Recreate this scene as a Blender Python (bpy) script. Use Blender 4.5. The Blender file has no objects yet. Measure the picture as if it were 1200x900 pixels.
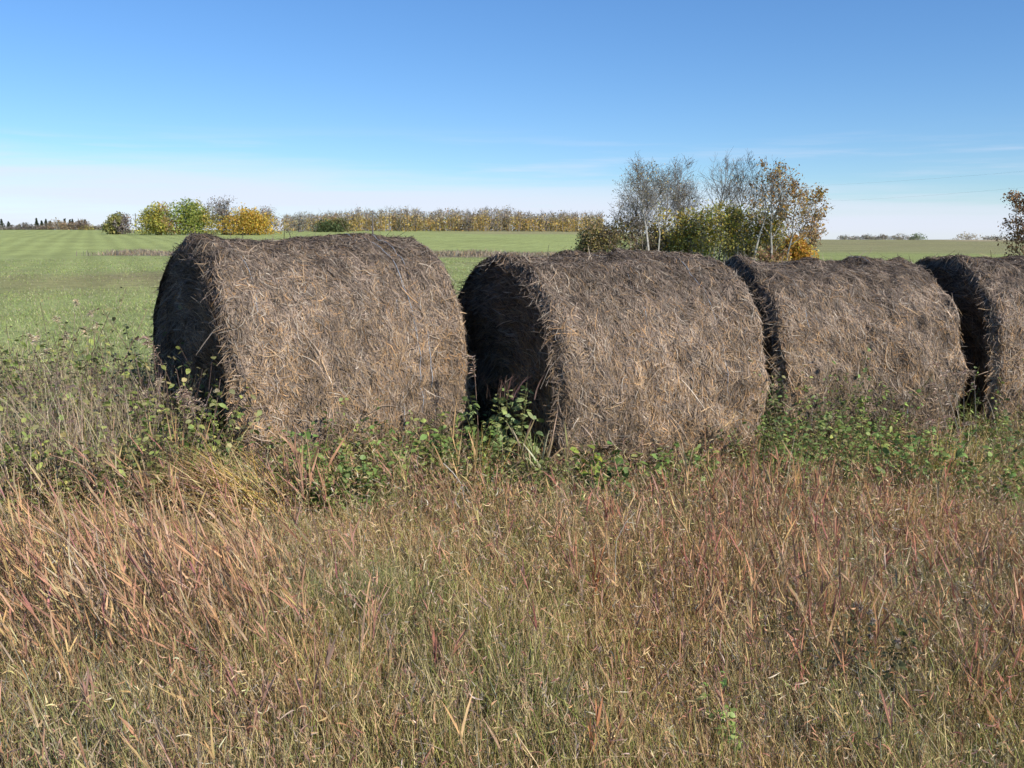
import bpy, math, random
import numpy as np
from mathutils import Vector
random.seed(7)
R = np.random.default_rng(11)
sc = bpy.context.scene
COL = sc.collection
rad = math.radians

# ------------------------------------------------------------------ camera model
F = 1150.0 / 1200.0          # focal length / image width
PITCH = math.atan((450 - 277) / 1150.0)
CZ = 1.62

def at(px, depth):
    """ground x of something seen in column px at the given distance"""
    return (px - 600) / 1150.0 * depth * math.cos(PITCH)

def zat(py, depth):
    return CZ + depth * math.tan(math.atan((450 - py) / 1150.0) - PITCH)

# ------------------------------------------------------------------ noise
_tab = np.random.default_rng(3).random(65536)
def _h(ix, iy, iz):
    return _tab[(ix * 73856093 ^ iy * 19349663 ^ iz * 83492791) & 65535]
def noise(x, y, z=0.0):
    x, y, z = np.broadcast_arrays(np.asarray(x, float), np.asarray(y, float), np.asarray(z, float))
    ix, iy, iz = (np.floor(v).astype(np.int64) for v in (x, y, z))
    fx, fy, fz = x - ix, y - iy, z - iz
    fx, fy, fz = (v * v * (3 - 2 * v) for v in (fx, fy, fz))
    r = 0
    for a in (0, 1):
        for b in (0, 1):
            for c in (0, 1):
                r = r + _h(ix + a, iy + b, iz + c) * (fx if a else 1 - fx) * (fy if b else 1 - fy) * (fz if c else 1 - fz)
    return r * 2 - 1
def fbm(x, y, z=0.0, o=3):
    r = 0; a = 1; n = 0
    for i in range(o):
        f = 2.03 ** i
        r = r + a * noise(np.asarray(x) * f + 17 * i, np.asarray(y) * f - 9 * i, np.asarray(z) * f); n += a; a *= .5
    return r / n
def sstep(a, b, x):
    t = np.clip((np.asarray(x, float) - a) / (b - a), 0, 1)
    return t * t * (3 - 2 * t)

# ------------------------------------------------------------------ terrain height
BALES = [  # x, y, yaw, halfwidth, height, length, base z
    (-1.419, 6.790, 33.4, .915, 1.535, 1.606, .070),
    (0.625, 7.060, 25.5, .895, 1.53, 1.60, -.040),
    (2.576, 8.292, 11.6, .861, 1.504, 1.542, -.090),
    (4.36, 8.58, 9.0, .92, 1.535, 1.500, -.120),
]
def zg(x, y):
    x = np.asarray(x, float); y = np.asarray(y, float)
    near = np.interp(x, [-3, -1.4, .65, 2.6, 4.6, 8], [.09, .07, -.05, -.115, -.135, -.14])
    near = near * (1 - sstep(9, 22, np.hypot(x, y)))
    r = np.hypot(x, y)
    az = x / np.maximum(y, 1e-3)
    az = np.where(y > 0, az, 0)
    amp = 1 - sstep(.02, .33, az)
    far = amp * (2.05 * sstep(75, 215, r) + 1.5 * sstep(215, 340, r))
    far = far + (1 - amp) * (.25 * sstep(90, 400, r) - .45 * sstep(30, 90, r) * (1 - sstep(150, 420, r)) * 0)
    far = far - 22 * sstep(430, 1300, r)
    und = .10 * noise(x / 14, y / 14) * sstep(12, 40, r) + .35 * noise(x / 60 + 5, y / 60) * sstep(60, 150, r) * (.4 + .6 * amp) * (1 - sstep(150, 260, r) * .6)
    micro = .02 * noise(x * 2.2, y * 2.2) * (1 - sstep(8, 20, r))
    return near + far + und + micro

# ------------------------------------------------------------------ object helpers
def link(o, parent=None):
    COL.objects.link(o)
    if parent is not None:
        o.parent = parent
    return o
def tag(o, label=None, cat=None, group=None, kind=None):
    if label: o['label'] = label
    if cat: o['category'] = cat
    if group: o['group'] = group
    if kind: o['kind'] = kind
    return o
def empty(name, loc, rz=0.0):
    o = bpy.data.objects.new(name, None)
    o.empty_display_size = .2
    o.location = loc; o.rotation_euler = (0, 0, rz)
    return link(o)
def mesh(name, V, Fc, mat, parent=None, col=None, smooth=False):
    """V (n,3), Fc (m,k) all faces of k corners, col (n,3) linear colour"""
    V = np.ascontiguousarray(V, dtype=np.float32).reshape(-1, 3)
    if isinstance(Fc, list):
        loops = np.concatenate([f.ravel() for f in Fc]); tot = np.concatenate([np.full(len(f), f.shape[1]) for f in Fc])
    else:
        loops = Fc.ravel(); tot = np.full(len(Fc), Fc.shape[1])
    start = np.concatenate([[0], np.cumsum(tot)[:-1]])
    me = bpy.data.meshes.new(name)
    me.vertices.add(len(V)); me.vertices.foreach_set('co', V.ravel())
    me.loops.add(len(loops)); me.loops.foreach_set('vertex_index', loops.astype(np.int32))
    me.polygons.add(len(tot)); me.polygons.foreach_set('loop_start', start.astype(np.int32))
    try:
        me.polygons.foreach_set('loop_total', tot.astype(np.int32))
    except Exception:
        pass
    me.update(calc_edges=True)
    me.polygons.foreach_set('use_smooth', np.full(len(tot), bool(smooth)))
    if col is not None:
        a = me.color_attributes.new('Tint', 'FLOAT_COLOR', 'POINT')
        c = np.ones((len(V), 4), np.float32); c[:, :3] = np.clip(np.asarray(col).reshape(-1, 3), 0, 1)
        a.data.foreach_set('color', c.ravel())
    me.materials.append(mat)
    o = bpy.data.objects.new(name, me)
    return link(o, parent)
def shift(parts, loc):
    return parts - np.asarray(loc, float)

def ribbons(C, Wd, Wh, col):
    """C (N,S,3) centre lines, Wd (N,S,3) width directions, Wh (N,S) half widths, col (N,3) or (N,S,3)"""
    N, S = C.shape[:2]
    V = np.stack([C - Wd * Wh[..., None], C + Wd * Wh[..., None]], 2).reshape(-1, 3)
    base = (np.arange(N) * S * 2)[:, None] + (np.arange(S - 1) * 2)[None]
    Q = np.stack([base, base + 1, base + 3, base + 2], -1).reshape(-1, 4)
    if col.ndim == 2:
        col = np.repeat(col[:, None], S, 1)
    c = np.repeat(col[:, :, None], 2, 2).reshape(-1, 3)
    return V, Q, c
def merge(L):
    V = []; Q = []; C = []; n = 0
    for v, q, c in L:
        V.append(v); Q.append(q + n); C.append(c); n += len(v)
    return np.concatenate(V), np.concatenate(Q), np.concatenate(C)
def norm(v):
    return v / np.maximum(np.linalg.norm(v, axis=-1, keepdims=True), 1e-9)
def pick(pal, w, n, var=.18, rng=R):
    pal = np.array(pal, float); w = np.array(w, float)[:len(pal)]; w /= w.sum()
    c = pal[rng.choice(len(pal), n, p=w)]
    return c * np.exp(rng.normal(0, var, (n, 1))) * np.exp(rng.normal(0, .06, (n, 3)))

# ------------------------------------------------------------------ materials
def new_mat(name):
    m = bpy.data.materials.new(name); m.use_nodes = True
    nt = m.node_tree; nt.nodes.clear()
    out = nt.nodes.new('ShaderNodeOutputMaterial')
    return m, nt, out
def leaf_mat(name, trans=.3, rough=.6, nscale=30., namp=.35, spec=.25):
    m, nt, out = new_mat(name)
    N = nt.nodes; L = nt.links
    at_ = N.new('ShaderNodeAttribute'); at_.attribute_name = 'Tint'
    geo = N.new('ShaderNodeTexCoord')
    no = N.new('ShaderNodeTexNoise'); no.inputs['Scale'].default_value = nscale; no.inputs['Detail'].default_value = 2
    L.new(geo.outputs['Object'], no.inputs['Vector'])
    mr = N.new('ShaderNodeMapRange'); mr.inputs[1].default_value = .3; mr.inputs[2].default_value = .7
    mr.inputs[3].default_value = 1 - namp; mr.inputs[4].default_value = 1 + namp
    L.new(no.outputs['Fac'], mr.inputs[0])
    mul = N.new('ShaderNodeVectorMath'); mul.operation = 'SCALE'
    L.new(at_.outputs['Color'], mul.inputs[0]); L.new(mr.outputs[0], mul.inputs['Scale'])
    b = N.new('ShaderNodeBsdfPrincipled'); b.inputs['Roughness'].default_value = rough
    b.inputs['Specular IOR Level'].default_value = spec
    L.new(mul.outputs[0], b.inputs['Base Color'])
    if trans > 0:
        t = N.new('ShaderNodeBsdfTranslucent'); L.new(mul.outputs[0], t.inputs['Color'])
        mx = N.new('ShaderNodeMixShader'); mx.inputs[0].default_value = trans
        L.new(b.outputs[0], mx.inputs[1]); L.new(t.outputs[0], mx.inputs[2]); L.new(mx.outputs[0], out.inputs['Surface'])
    else:
        L.new(b.outputs[0], out.inputs['Surface'])
    return m
M_GRASS = leaf_mat('grass_blade', .25, .55, 18., .3)
M_LEAF = leaf_mat('weed_leaf', .3, .5, 25., .3, .4)
M_TREELEAF = leaf_mat('tree_leaf', .45, .6, 1.5, .3)
M_BARK = leaf_mat('bark', 0, .85, 6., .35)
M_STRAW = leaf_mat('weathered_straw', .12, .65, 9., .25, .3)
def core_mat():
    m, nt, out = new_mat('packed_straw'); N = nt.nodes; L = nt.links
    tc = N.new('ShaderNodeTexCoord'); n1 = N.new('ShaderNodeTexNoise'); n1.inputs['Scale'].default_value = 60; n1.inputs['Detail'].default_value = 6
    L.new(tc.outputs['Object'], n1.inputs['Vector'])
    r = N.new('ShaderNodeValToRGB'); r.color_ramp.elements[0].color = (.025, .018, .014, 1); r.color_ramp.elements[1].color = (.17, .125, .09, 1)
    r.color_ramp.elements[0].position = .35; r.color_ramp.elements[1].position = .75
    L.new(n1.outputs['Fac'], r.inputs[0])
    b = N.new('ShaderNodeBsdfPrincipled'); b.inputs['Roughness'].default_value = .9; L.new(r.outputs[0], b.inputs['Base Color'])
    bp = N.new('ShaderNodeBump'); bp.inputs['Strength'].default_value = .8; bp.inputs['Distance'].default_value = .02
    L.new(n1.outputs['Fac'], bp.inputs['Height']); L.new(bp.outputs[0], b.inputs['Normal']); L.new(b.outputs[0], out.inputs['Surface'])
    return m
M_CORE = core_mat()
def plain(name, c, rough=.5, metal=0, var=.15, scale=12.):
    m, nt, out = new_mat(name); N = nt.nodes; L = nt.links
    tc = N.new('ShaderNodeTexCoord'); n1 = N.new('ShaderNodeTexNoise'); n1.inputs['Scale'].default_value = scale
    L.new(tc.outputs['Object'], n1.inputs['Vector'])
    mx = N.new('ShaderNodeMix'); mx.data_type = 'RGBA'
    mx.inputs[6].default_value = (*[v * (1 - var) for v in c], 1); mx.inputs[7].default_value = (*[min(1, v * (1 + var)) for v in c], 1)
    L.new(n1.outputs['Fac'], mx.inputs[0])
    b = N.new('ShaderNodeBsdfPrincipled'); b.inputs['Roughness'].default_value = rough; b.inputs['Metallic'].default_value = metal
    L.new(mx.outputs[2], b.inputs['Base Color']); L.new(b.outputs[0], out.inputs['Surface'])
    return m
M_TWINE = plain('poly_twine', (.36, .40, .45), .6)
M_POLE = plain('weathered_pole', (.13, .11, .10), .8)
M_WIRE = plain('power_cable', (.45, .48, .52), .4, .6)

# ------------------------------------------------------------------ ground
def ground_mat():
    m, nt, out = new_mat('field_ground'); N = nt.nodes; L = nt.links
    tc = N.new('ShaderNodeTexCoord'); at_ = N.new('ShaderNodeAttribute'); at_.attribute_name = 'Tint'
    def ns(scale, detail=4, rough=.6, vec=None):
        n = N.new('ShaderNodeTexNoise'); n.inputs['Scale'].default_value = scale; n.inputs['Detail'].default_value = detail
        n.inputs['Roughness'].default_value = rough
        L.new(vec or tc.outputs['Object'], n.inputs['Vector']); return n
    def rng(src, a, b, c, d):
        r = N.new('ShaderNodeMapRange'); r.inputs[1].default_value = a; r.inputs[2].default_value = b
        r.inputs[3].default_value = c; r.inputs[4].default_value = d; L.new(src, r.inputs[0]); return r.outputs[0]
    def mul(a, b):
        q = N.new('ShaderNodeMath'); q.operation = 'MULTIPLY'; L.new(a, q.inputs[0]); L.new(b, q.inputs[1]); return q.outputs[0]
    n1 = ns(9, 5, .7); n2 = ns(1.3, 4); n3 = ns(.12, 3)
    # seed rows
    mp = N.new('ShaderNodeMapping'); mp.inputs['Rotation'].default_value = (0, 0, -rad(23))
    L.new(tc.outputs['Object'], mp.inputs['Vector'])
    wv = N.new('ShaderNodeTexWave'); wv.wave_type = 'BANDS'; wv.bands_direction = 'X'
    wv.inputs['Scale'].default_value = .13; wv.inputs['Distortion'].default_value = 1.2; wv.inputs['Detail'].default_value = 3
    wv.inputs['Detail Scale'].default_value = .6
    L.new(mp.outputs[0], wv.inputs['Vector'])
    row = rng(wv.outputs['Fac'], 0, 1, .91, 1.07)
    f = mul(rng(n1.outputs['Fac'], .3, .7, .62, 1.38), rng(n2.outputs['Fac'], .3, .7, .82, 1.18))
    f = mul(f, rng(n3.outputs['Fac'], .3, .7, .88, 1.12)); f = mul(f, row)
    sc_ = N.new('ShaderNodeVectorMath'); sc_.operation = 'SCALE'; L.new(at_.outputs['Color'], sc_.inputs[0]); L.new(f, sc_.inputs['Scale'])
    b = N.new('ShaderNodeBsdfPrincipled'); b.inputs['Roughness'].default_value = .9; b.inputs['Specular IOR Level'].default_value = .1
    L.new(sc_.outputs[0], b.inputs['Base Color'])
    bp = N.new('ShaderNodeBump'); bp.inputs['Strength'].default_value = .6; bp.inputs['Distance'].default_value = .06
    L.new(n1.outputs['Fac'], bp.inputs['Height']); L.new(bp.outputs[0], b.inputs['Normal'])
    L.new(b.outputs[0], out.inputs['Surface'])
    return m

def field_colour(x, y):
    """albedo of the field and the verge soil"""
    r = np.hypot(x, y); az = np.where(y > 0, x / np.maximum(y, 1e-3), -9)
    green = np.array([.27, .30, .11]); green2 = np.array([.31, .345, .12])
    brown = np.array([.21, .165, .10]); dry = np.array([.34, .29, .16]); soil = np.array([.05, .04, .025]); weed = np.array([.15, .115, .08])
    def mixc(c, d, m): return c * (1 - m[:, None]) + d * m[:, None]
    c = np.repeat(green[None], len(x), 0)
    c = mixc(c, green2, sstep(60, 110, r) * .8)
    n = fbm(x / 6, y / 9, 0, 3); n2 = fbm(x / 22 + 4, y / 22, 3, 3)
    c = mixc(c, brown, sstep(.05, .5, n) * .45 * (1 - sstep(60, 90, r)))
    # brown bare patch in the left field
    d = np.hypot((x + 14.5) / 7.0, (y - 36) / 7.5) + .4 * n
    c = mixc(c, brown * np.array([1.15, .98, .95]), (1 - sstep(.2, 1.4, d + .5 * n2)) * .42)
    c = mixc(c, green * .72, (1 - sstep(0, 2.4, np.abs(y - 21 - n * 2))) * .5)
    c = mixc(c, green * .72, (1 - sstep(0, 3.0, np.abs(y - 30 - n * 2))) * .35)
    # weedy strip across the field about eighty metres out
    y0 = 84 + 6 * noise(x / 20, 1.5)
    strip = (1 - sstep(4, 9, np.abs(y - y0))) * np.clip(sstep(-36, -32.5, x) * (1 - sstep(-26, -20, x)) + sstep(-12, -7, x) * (1 - sstep(10, 16, x)), 0, 1)
    c = mixc(c, weed * 1.15, strip * .9)
    # far edge of the stripes
    c = mixc(c, dry * .85, sstep(215, 250, r) * sstep(-.12, 0., az) * .7)
    # the right hand pasture
    rt = sstep(.20, .27, az)
    pas = mixc(np.repeat((green2 * .85)[None], len(x), 0), dry * np.array([.78, .86, .72]), sstep(100, 115, r + 18 * n2 + 25 * (az - .3) * 2))
    pas = mixc(pas, green * .55, (1 - sstep(0, 5, np.abs(r - 118 + 12 * n2))) * .6)
    pas = mixc(pas, brown * 1.0, sstep(-.1, .4, fbm(x / 18, y / 40, 8, 3)) * .3 * sstep(115, 135, r))
    pas = mixc(pas, np.array([.36, .30, .18]), sstep(300, 330, r) * sstep(.42, .47, az))
    c = mixc(c, pas, rt)
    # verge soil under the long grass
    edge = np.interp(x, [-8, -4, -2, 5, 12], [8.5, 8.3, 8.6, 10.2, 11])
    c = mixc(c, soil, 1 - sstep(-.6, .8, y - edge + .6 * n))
    return c

def build_ground():
    rr = np.concatenate([[.3], np.geomspace(1.0, 1500, 330)])
    th = np.concatenate([np.linspace(-48, 48, 481)[:-1], np.linspace(48, 312, 120)[:-1]])
    a = np.radians(th)
    X = rr[:, None] * np.sin(a)[None]; Y = rr[:, None] * np.cos(a)[None]
    nr, na = X.shape
    V = np.stack([X, Y, zg(X, Y)], -1).reshape(-1, 3)
    V = np.vstack([V, [[0, 0, float(zg(0, 0))]]])
    i = np.arange(nr - 1)[:, None] * na; j = np.arange(na)[None]; j2 = (j + 1) % na
    Q = np.stack([i + j, i + j2, i + na + j2, i + na + j], -1).reshape(-1, 4)[:, ::-1]
    T = np.stack([j[0], np.full(na, nr * na), j2[0]], -1)[:, ::-1]
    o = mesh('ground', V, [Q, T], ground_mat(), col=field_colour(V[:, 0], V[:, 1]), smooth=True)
    tag(o, kind='structure')
build_ground()

# ------------------------------------------------------------------ bales
def profile(a, H, k=0, n=720):
    t = np.linspace(0, 2 * np.pi, n, endpoint=False); c, s = np.cos(t), np.sin(t); v0 = (.38, .42, .37, .46)[k] * H
    eu = (.96, .86, .93, .74)[k]
    u = a * np.sign(c) * np.abs(c) ** np.where(s > 0, eu, .55)
    v = np.where(s > 0, v0 + (H - v0) * np.abs(s) ** (.99, .93, 1.0, .84)[k], v0 - v0 * np.abs(s) ** .62)
    u = u + (-.05, .02, .05, -.02)[k] * np.sin(v / H * np.pi)
    P = np.stack([u, v], 1)
    d = np.linalg.norm(np.roll(P, -1, 0) - P, axis=1); s_ = np.concatenate([[0], np.cumsum(d)]); per = s_[-1]
    g = np.linspace(0, per, 401)[:-1]
    U = np.interp(g, s_, np.append(u, u[0])); W = np.interp(g, s_, np.append(v, v[0]))
    k = 5
    tx = np.roll(U, -k) - np.roll(U, k); tz = np.roll(W, -k) - np.roll(W, k); l = np.hypot(tx, tz)
    return U, W, tz / l, -tx / l, per
class Bale:
    def __init__(s, i, a, H, L):
        s.i = i; s.a = a; s.H = H; s.L = L; s.U, s.W, s.NU, s.NW, s.per = profile(a, H, i)
    def lut(s, tab, t):
        f = (t / s.per % 1) * 400; i = np.floor(f).astype(int) % 400; w = f - np.floor(f)
        return tab[i] * (1 - w) + tab[(i + 1) % 400] * w
    def disp(s, x, U, W):
        k = s.i * 31.7
        return (.034 + .02 * (W < .75)) * noise(x * 1.6 + k, U * 1.6, W * 1.6) + .034 * noise(x * 4.5 + k, U * 4.5, W * 4.5) + .018 * noise(x * 14 + k, U * 14, W * 14)
    def side(s, x, t, off):
        """x along the axis, t arc length round the bale, off above the surface -> local points (x, across, z)"""
        U = s.lut(s.U, t); W = s.lut(s.W, t); NU = s.lut(s.NU, t); NW = s.lut(s.NW, t)
        re = .055; h = s.L / 2 + .03 * noise(U * 3 + s.i * 9, W * 3, np.sign(x) * 5)
        q = np.clip((np.abs(x) - (h - re)) / re, 0, 1); inset = re * (1 - np.sqrt(np.clip(1 - q * q, 0, 1)))
        o = off - inset + s.disp(x, U, W)
        return np.stack([x, U + NU * o, np.maximum(W + NW * o, -.05)], -1)
    def cap(s, sgn, rho, t, off):
        U = s.lut(s.U, t); W = s.lut(s.W, t); NU = s.lut(s.NU, t); NW = s.lut(s.NW, t)
        e = .055; h = s.L / 2 + .03 * noise(U * 3 + s.i * 9, W * 3, sgn * 5)
        U = U - NU * e; W = W - NW * e; c = .45 * s.H
        u = U * rho; w = c + (W - c) * rho
        x = h + off + .035 * noise(u * 3, w * 3, s.i * 3 + sgn) * (1 - rho ** 4) + .02 * noise(u * 9, w * 9, s.i + sgn) * (1 - rho ** 8) - .03 * (1 - rho ** 2)
        return np.stack([sgn * x, u, w], -1)

def straw_cols(n, U, W, x, H, k, top=1.):
    pal = np.array([[.27, .205, .16], [.34, .255, .185], [.40, .275, .16], [.14, .108, .085], [.42, .355, .28], [.45, .27, .13]])
    g = fbm(x * 2.2 + k, U * 2.2, W * 2.2, 3)
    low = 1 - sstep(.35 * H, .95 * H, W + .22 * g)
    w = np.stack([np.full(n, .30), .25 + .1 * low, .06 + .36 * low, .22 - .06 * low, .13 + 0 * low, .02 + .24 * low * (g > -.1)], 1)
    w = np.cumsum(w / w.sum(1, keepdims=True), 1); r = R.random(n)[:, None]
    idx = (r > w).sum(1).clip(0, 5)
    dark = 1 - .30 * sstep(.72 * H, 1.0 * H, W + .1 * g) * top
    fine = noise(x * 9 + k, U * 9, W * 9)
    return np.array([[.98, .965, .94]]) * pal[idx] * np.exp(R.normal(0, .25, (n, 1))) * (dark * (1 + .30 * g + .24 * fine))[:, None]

def build_bale(i, spec, label):
    x0, y0, yaw, a, H, L, z0 = spec
    B = Bale(i, a, H, L)
    root = empty('round_bale', (x0, y0, z0), rad(yaw))
    # local frame: X along axis, Y away from the camera; across = -Y towards camera
    def loc(P):
        Q = P.copy(); Q[..., 1] = -P[..., 1]; return Q
    tag(root, label, 'hay bale', 'weathered round bales in a row')
    # core
    xs = np.concatenate([-L / 2 + .055 * (1 - np.cos(np.linspace(0, np.pi / 2, 8))) - .03, np.linspace(-L / 2 + .04, L / 2 - .04, 74)[1:-1], L / 2 - .055 * (1 - np.cos(np.linspace(np.pi / 2, 0, 8))) + .03])
    ts = np.linspace(0, B.per, 241)[:-1]
    XX, TT = np.meshgrid(xs, ts, indexing='ij')
    P = B.side(XX, TT, -.012)
    n, m = XX.shape
    I = np.arange(n - 1)[:, None] * m; J = np.arange(m)[None]; J2 = (J + 1) % m
    Q = [np.stack([I + J, I + m + J, I + m + J2, I + J2], -1).reshape(-1, 4)]
    V = [P.reshape(-1, 3)]; base = n * m
    for sgn in (-1, 1):
        rh = np.linspace(1.02, .01, 26)
        RR, T2 = np.meshgrid(rh, ts, indexing='ij')
        Cc = B.cap(sgn, RR, T2, -.012); V.append(Cc.reshape(-1, 3))
        I = base + np.arange(25)[:, None] * m
        q = np.stack([I + J, I + J2, I + m + J2, I + m + J], -1).reshape(-1, 4)
        Q.append(q if sgn > 0 else q[:, ::-1]); base += 26 * m
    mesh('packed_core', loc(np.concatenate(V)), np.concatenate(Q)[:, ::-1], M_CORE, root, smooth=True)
    # straw on the rolled side
    def side_straw(N, lo=.05, hi=.22, offm=.004, offs=.006, liftp=.03, wid=(.0014, .0038), xr=None, sig=34, S=5, rnd=.3):
        h = L / 2
        x = R.uniform(-h + .0, h - .0, N) if xr is None else xr
        t = R.uniform(0, B.per, N); bk = (B.lut(B.U, t) < -.25 * a) & (R.random(N) < .5); t = np.where(bk, B.per * .5 - t, t)   # the lee side is worn barer
        ln = R.uniform(lo, hi, N) * np.exp(R.normal(0, .25, N))
        ph = np.radians(R.normal((-14, -8, -18, -5)[i], sig, N) + 9 * noise(x * 2.5, t * 2.5, i * 7.)); u = R.random(N) < rnd; ph[u] = R.uniform(-np.pi / 2, np.pi / 2, u.sum())
        cv = R.normal(0, .6, N)
        k = np.linspace(-.5, .5, S)[None]
        tt = t[:, None] + ln[:, None] * (k * np.cos(ph)[:, None] - cv[:, None] * (k ** 2 - .1) * np.sin(ph)[:, None])
        xx = x[:, None] + ln[:, None] * (k * np.sin(ph)[:, None] + cv[:, None] * (k ** 2 - .1) * np.cos(ph)[:, None])
        off = R.normal(offm, offs, N)[:, None]
        lift = np.abs(R.normal(0, liftp, N))[:, None] * (np.where(R.random(N) < .5, 1, -1)[:, None] * k + .5) ** 2
        P = B.side(xx, tt, off + lift)
        over = np.clip(np.abs(xx) - h, 0, 1); P[..., 2] -= over * R.uniform(.1, 1.2, N)[:, None]
        P[..., 2] = np.maximum(P[..., 2], -.04)
        d = norm(np.gradient(P, axis=1)); nrm = norm(np.stack([np.zeros(N), B.lut(B.NU, t), B.lut(B.NW, t)], -1))[:, None]
        tilt = R.normal(0, .6, N)[:, None, None]
        wd = norm(np.cross(d, nrm + np.cross(d, nrm) * tilt))
        wh = R.uniform(wid[0], wid[1], N)[:, None] * np.array([.5] + [1] * (S - 2) + [.35])[None]
        U = B.lut(B.U, t); W = B.lut(B.W, t)
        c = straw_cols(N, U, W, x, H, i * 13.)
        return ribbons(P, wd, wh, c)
    h = L / 2
    parts = [side_straw(86000, .03, .13, .003, .0045, .008, (.0009, .0026), sig=31, rnd=.24, S=4),
             side_straw(9000, .012, .035, .004, .004, .006, (.0014, .0034), sig=80, S=4),        # chaff and leaf crumbs
             side_straw(700, .10, .20, .006, .006, .045, (.0011, .0026)),                                     # loose straw standing off
             side_straw(6500, .05, .18, .002, .006, .018, (.0011, .0027), xr=np.where(R.random(6500) < .6, -1, 1) * (h - .02 - np.abs(R.normal(0, .06, 6500))), rnd=.7)]
    # straw on the two round faces
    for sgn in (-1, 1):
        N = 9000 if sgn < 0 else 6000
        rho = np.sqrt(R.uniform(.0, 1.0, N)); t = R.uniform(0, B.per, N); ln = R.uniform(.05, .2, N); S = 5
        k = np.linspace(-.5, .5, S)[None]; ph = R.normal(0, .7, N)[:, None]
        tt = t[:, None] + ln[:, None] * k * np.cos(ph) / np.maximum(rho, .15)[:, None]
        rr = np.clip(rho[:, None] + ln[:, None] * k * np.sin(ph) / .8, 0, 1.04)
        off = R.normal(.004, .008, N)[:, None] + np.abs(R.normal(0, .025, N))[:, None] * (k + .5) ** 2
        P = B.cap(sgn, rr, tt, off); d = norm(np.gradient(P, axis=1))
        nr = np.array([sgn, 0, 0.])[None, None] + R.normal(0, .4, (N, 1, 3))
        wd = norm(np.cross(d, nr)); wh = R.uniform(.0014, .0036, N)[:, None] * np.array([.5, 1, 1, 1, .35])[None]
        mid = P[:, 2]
        c = straw_cols(N, mid[:, 1], mid[:, 2], mid[:, 0] * .7, H, i * 13. + 5) * .55  # face straw darkened in its colour to deepen the shade on the ends
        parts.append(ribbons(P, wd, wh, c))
    V, Q, c = merge(parts)
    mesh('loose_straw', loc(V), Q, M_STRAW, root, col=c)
    # twine wraps: loops round the bale, in places sunk under the straw
    tw = {0: [(-.60, -.006), (.42, .006), (.50, .009), (.30, .001)], 1: [(.46, .004), (-.1, -.002)], 2: [(-.5, -.003), (.3, .001)], 3: [(-.3, 0), (.4, 0)]}[i]
    for (xt, o) in tw:
        t = np.linspace(0, B.per, 260)[:-1]
        x = xt + .03 * noise(t * 1.1, xt * 9) + .012 * noise(t * 6, xt * 5) + .03 * t
        x = x - .03 * B.per * (t / B.per) + 0 * t
        off = .001 + o + .016 * noise(t * 2.0, xt * 7 + 3) + .007 * noise(t * 7, xt)
        P = B.side(x, t, off); d = norm(np.roll(P, -1, 0) - np.roll(P, 1, 0)); nr = norm(np.stack([0 * t, B.lut(B.NU, t), B.lut(B.NW, t)], -1)); bi = np.cross(d, nr)
        r = .0020; K = 5; an = np.arange(K) * 2 * np.pi / K
        V = P[:, None] + r * (np.cos(an)[None, :, None] * nr[:, None] + np.sin(an)[None, :, None] * bi[:, None])
        n_ = len(t); I = (np.arange(n_) * K)[:, None]; I2 = ((np.arange(n_) + 1) % n_ * K)[:, None]; J = np.arange(K)[None]; J2 = (J + 1) % K
        Q = np.stack([I + J, I2 + J, I2 + J2, I + J2], -1).reshape(-1, 4)
        mesh('twine', loc(V.reshape(-1, 3)), Q, M_TWINE, root, smooth=True)
    return root
LBL = ['nearest weathered grey-brown round bale at the left end of the row, with blue twine strands',
       'round bale second from the left with a wide black shaded end above leafy weeds',
       'round bale third from the left, its end almost hidden behind the bale before it',
       'rightmost round bale with dark shaded end, cut off by the right edge of the photo']
for i, s_ in enumerate(BALES):
    build_bale(i, s_, LBL[i])

def in_bale(x, y, grow=-.08):
    m = np.zeros(len(x), bool)
    for (bx, by, yw, a, H, L, z) in BALES:
        c, s = math.cos(rad(yw)), math.sin(rad(yw)); dx, dy = x - bx, y - by
        u = dx * c + dy * s; v = -dx * s + dy * c
        m |= (np.abs(u) < L / 2 + grow) & (np.abs(v) < a + grow)
    return m
def front(x):
    """y of the foot of the bale row on the camera's side"""
    return np.interp(x, [-6, -3.2, -2.0, -1.4, -.5, .2, .9, 1.7, 2.6, 3.4, 4.6, 8], [6.4, 6.3, 6.1, 5.75, 6.2, 6.05, 6.3, 6.9, 7.35, 7.6, 7.8, 8])

# ------------------------------------------------------------------ blades
def blades(x, y, h, lean, col, w, S=4, curve=.5, tip=None, z0=None, tw=1.0, basecol=None, taper=.12):
    """x,y,h (N); lean (N,2) horizontal offset of tip per height; w half width (N)"""
    N = len(x); z = zg(x, y) if z0 is None else z0
    k = np.linspace(0, 1, S)[None]
    cv = curve * (1 + R.normal(0, .4, N))[:, None]
    hor = (k * .35 + k ** 2.2 * .65)
    X = x[:, None] + lean[:, :1] * h[:, None] * hor; Y = y[:, None] + lean[:, 1:] * h[:, None] * hor
    L = np.hypot(lean[:, 0], lean[:, 1])[:, None]
    Z = z[:, None] + h[:, None] * (k - .25 * np.minimum(L, 1.2) * k ** 2.5 * cv)
    C = np.stack([X, Y, Z], -1)
    az = R.uniform(0, np.pi, N)
    side = np.stack([np.cos(az), np.sin(az), np.zeros(N)], -1)
    d = norm(np.gradient(C, axis=1)); wd = norm(np.cross(d, np.cross(side[:, None] + 0 * d, d)))
    prof = np.where(k < .55, .75 + .45 * k, np.maximum(1 - (k - .55) / .45, taper))
    wh = w[:, None] * prof
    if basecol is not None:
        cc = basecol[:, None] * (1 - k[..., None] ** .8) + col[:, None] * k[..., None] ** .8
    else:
        cc = col
    return ribbons(C, wd, wh, cc)

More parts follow.
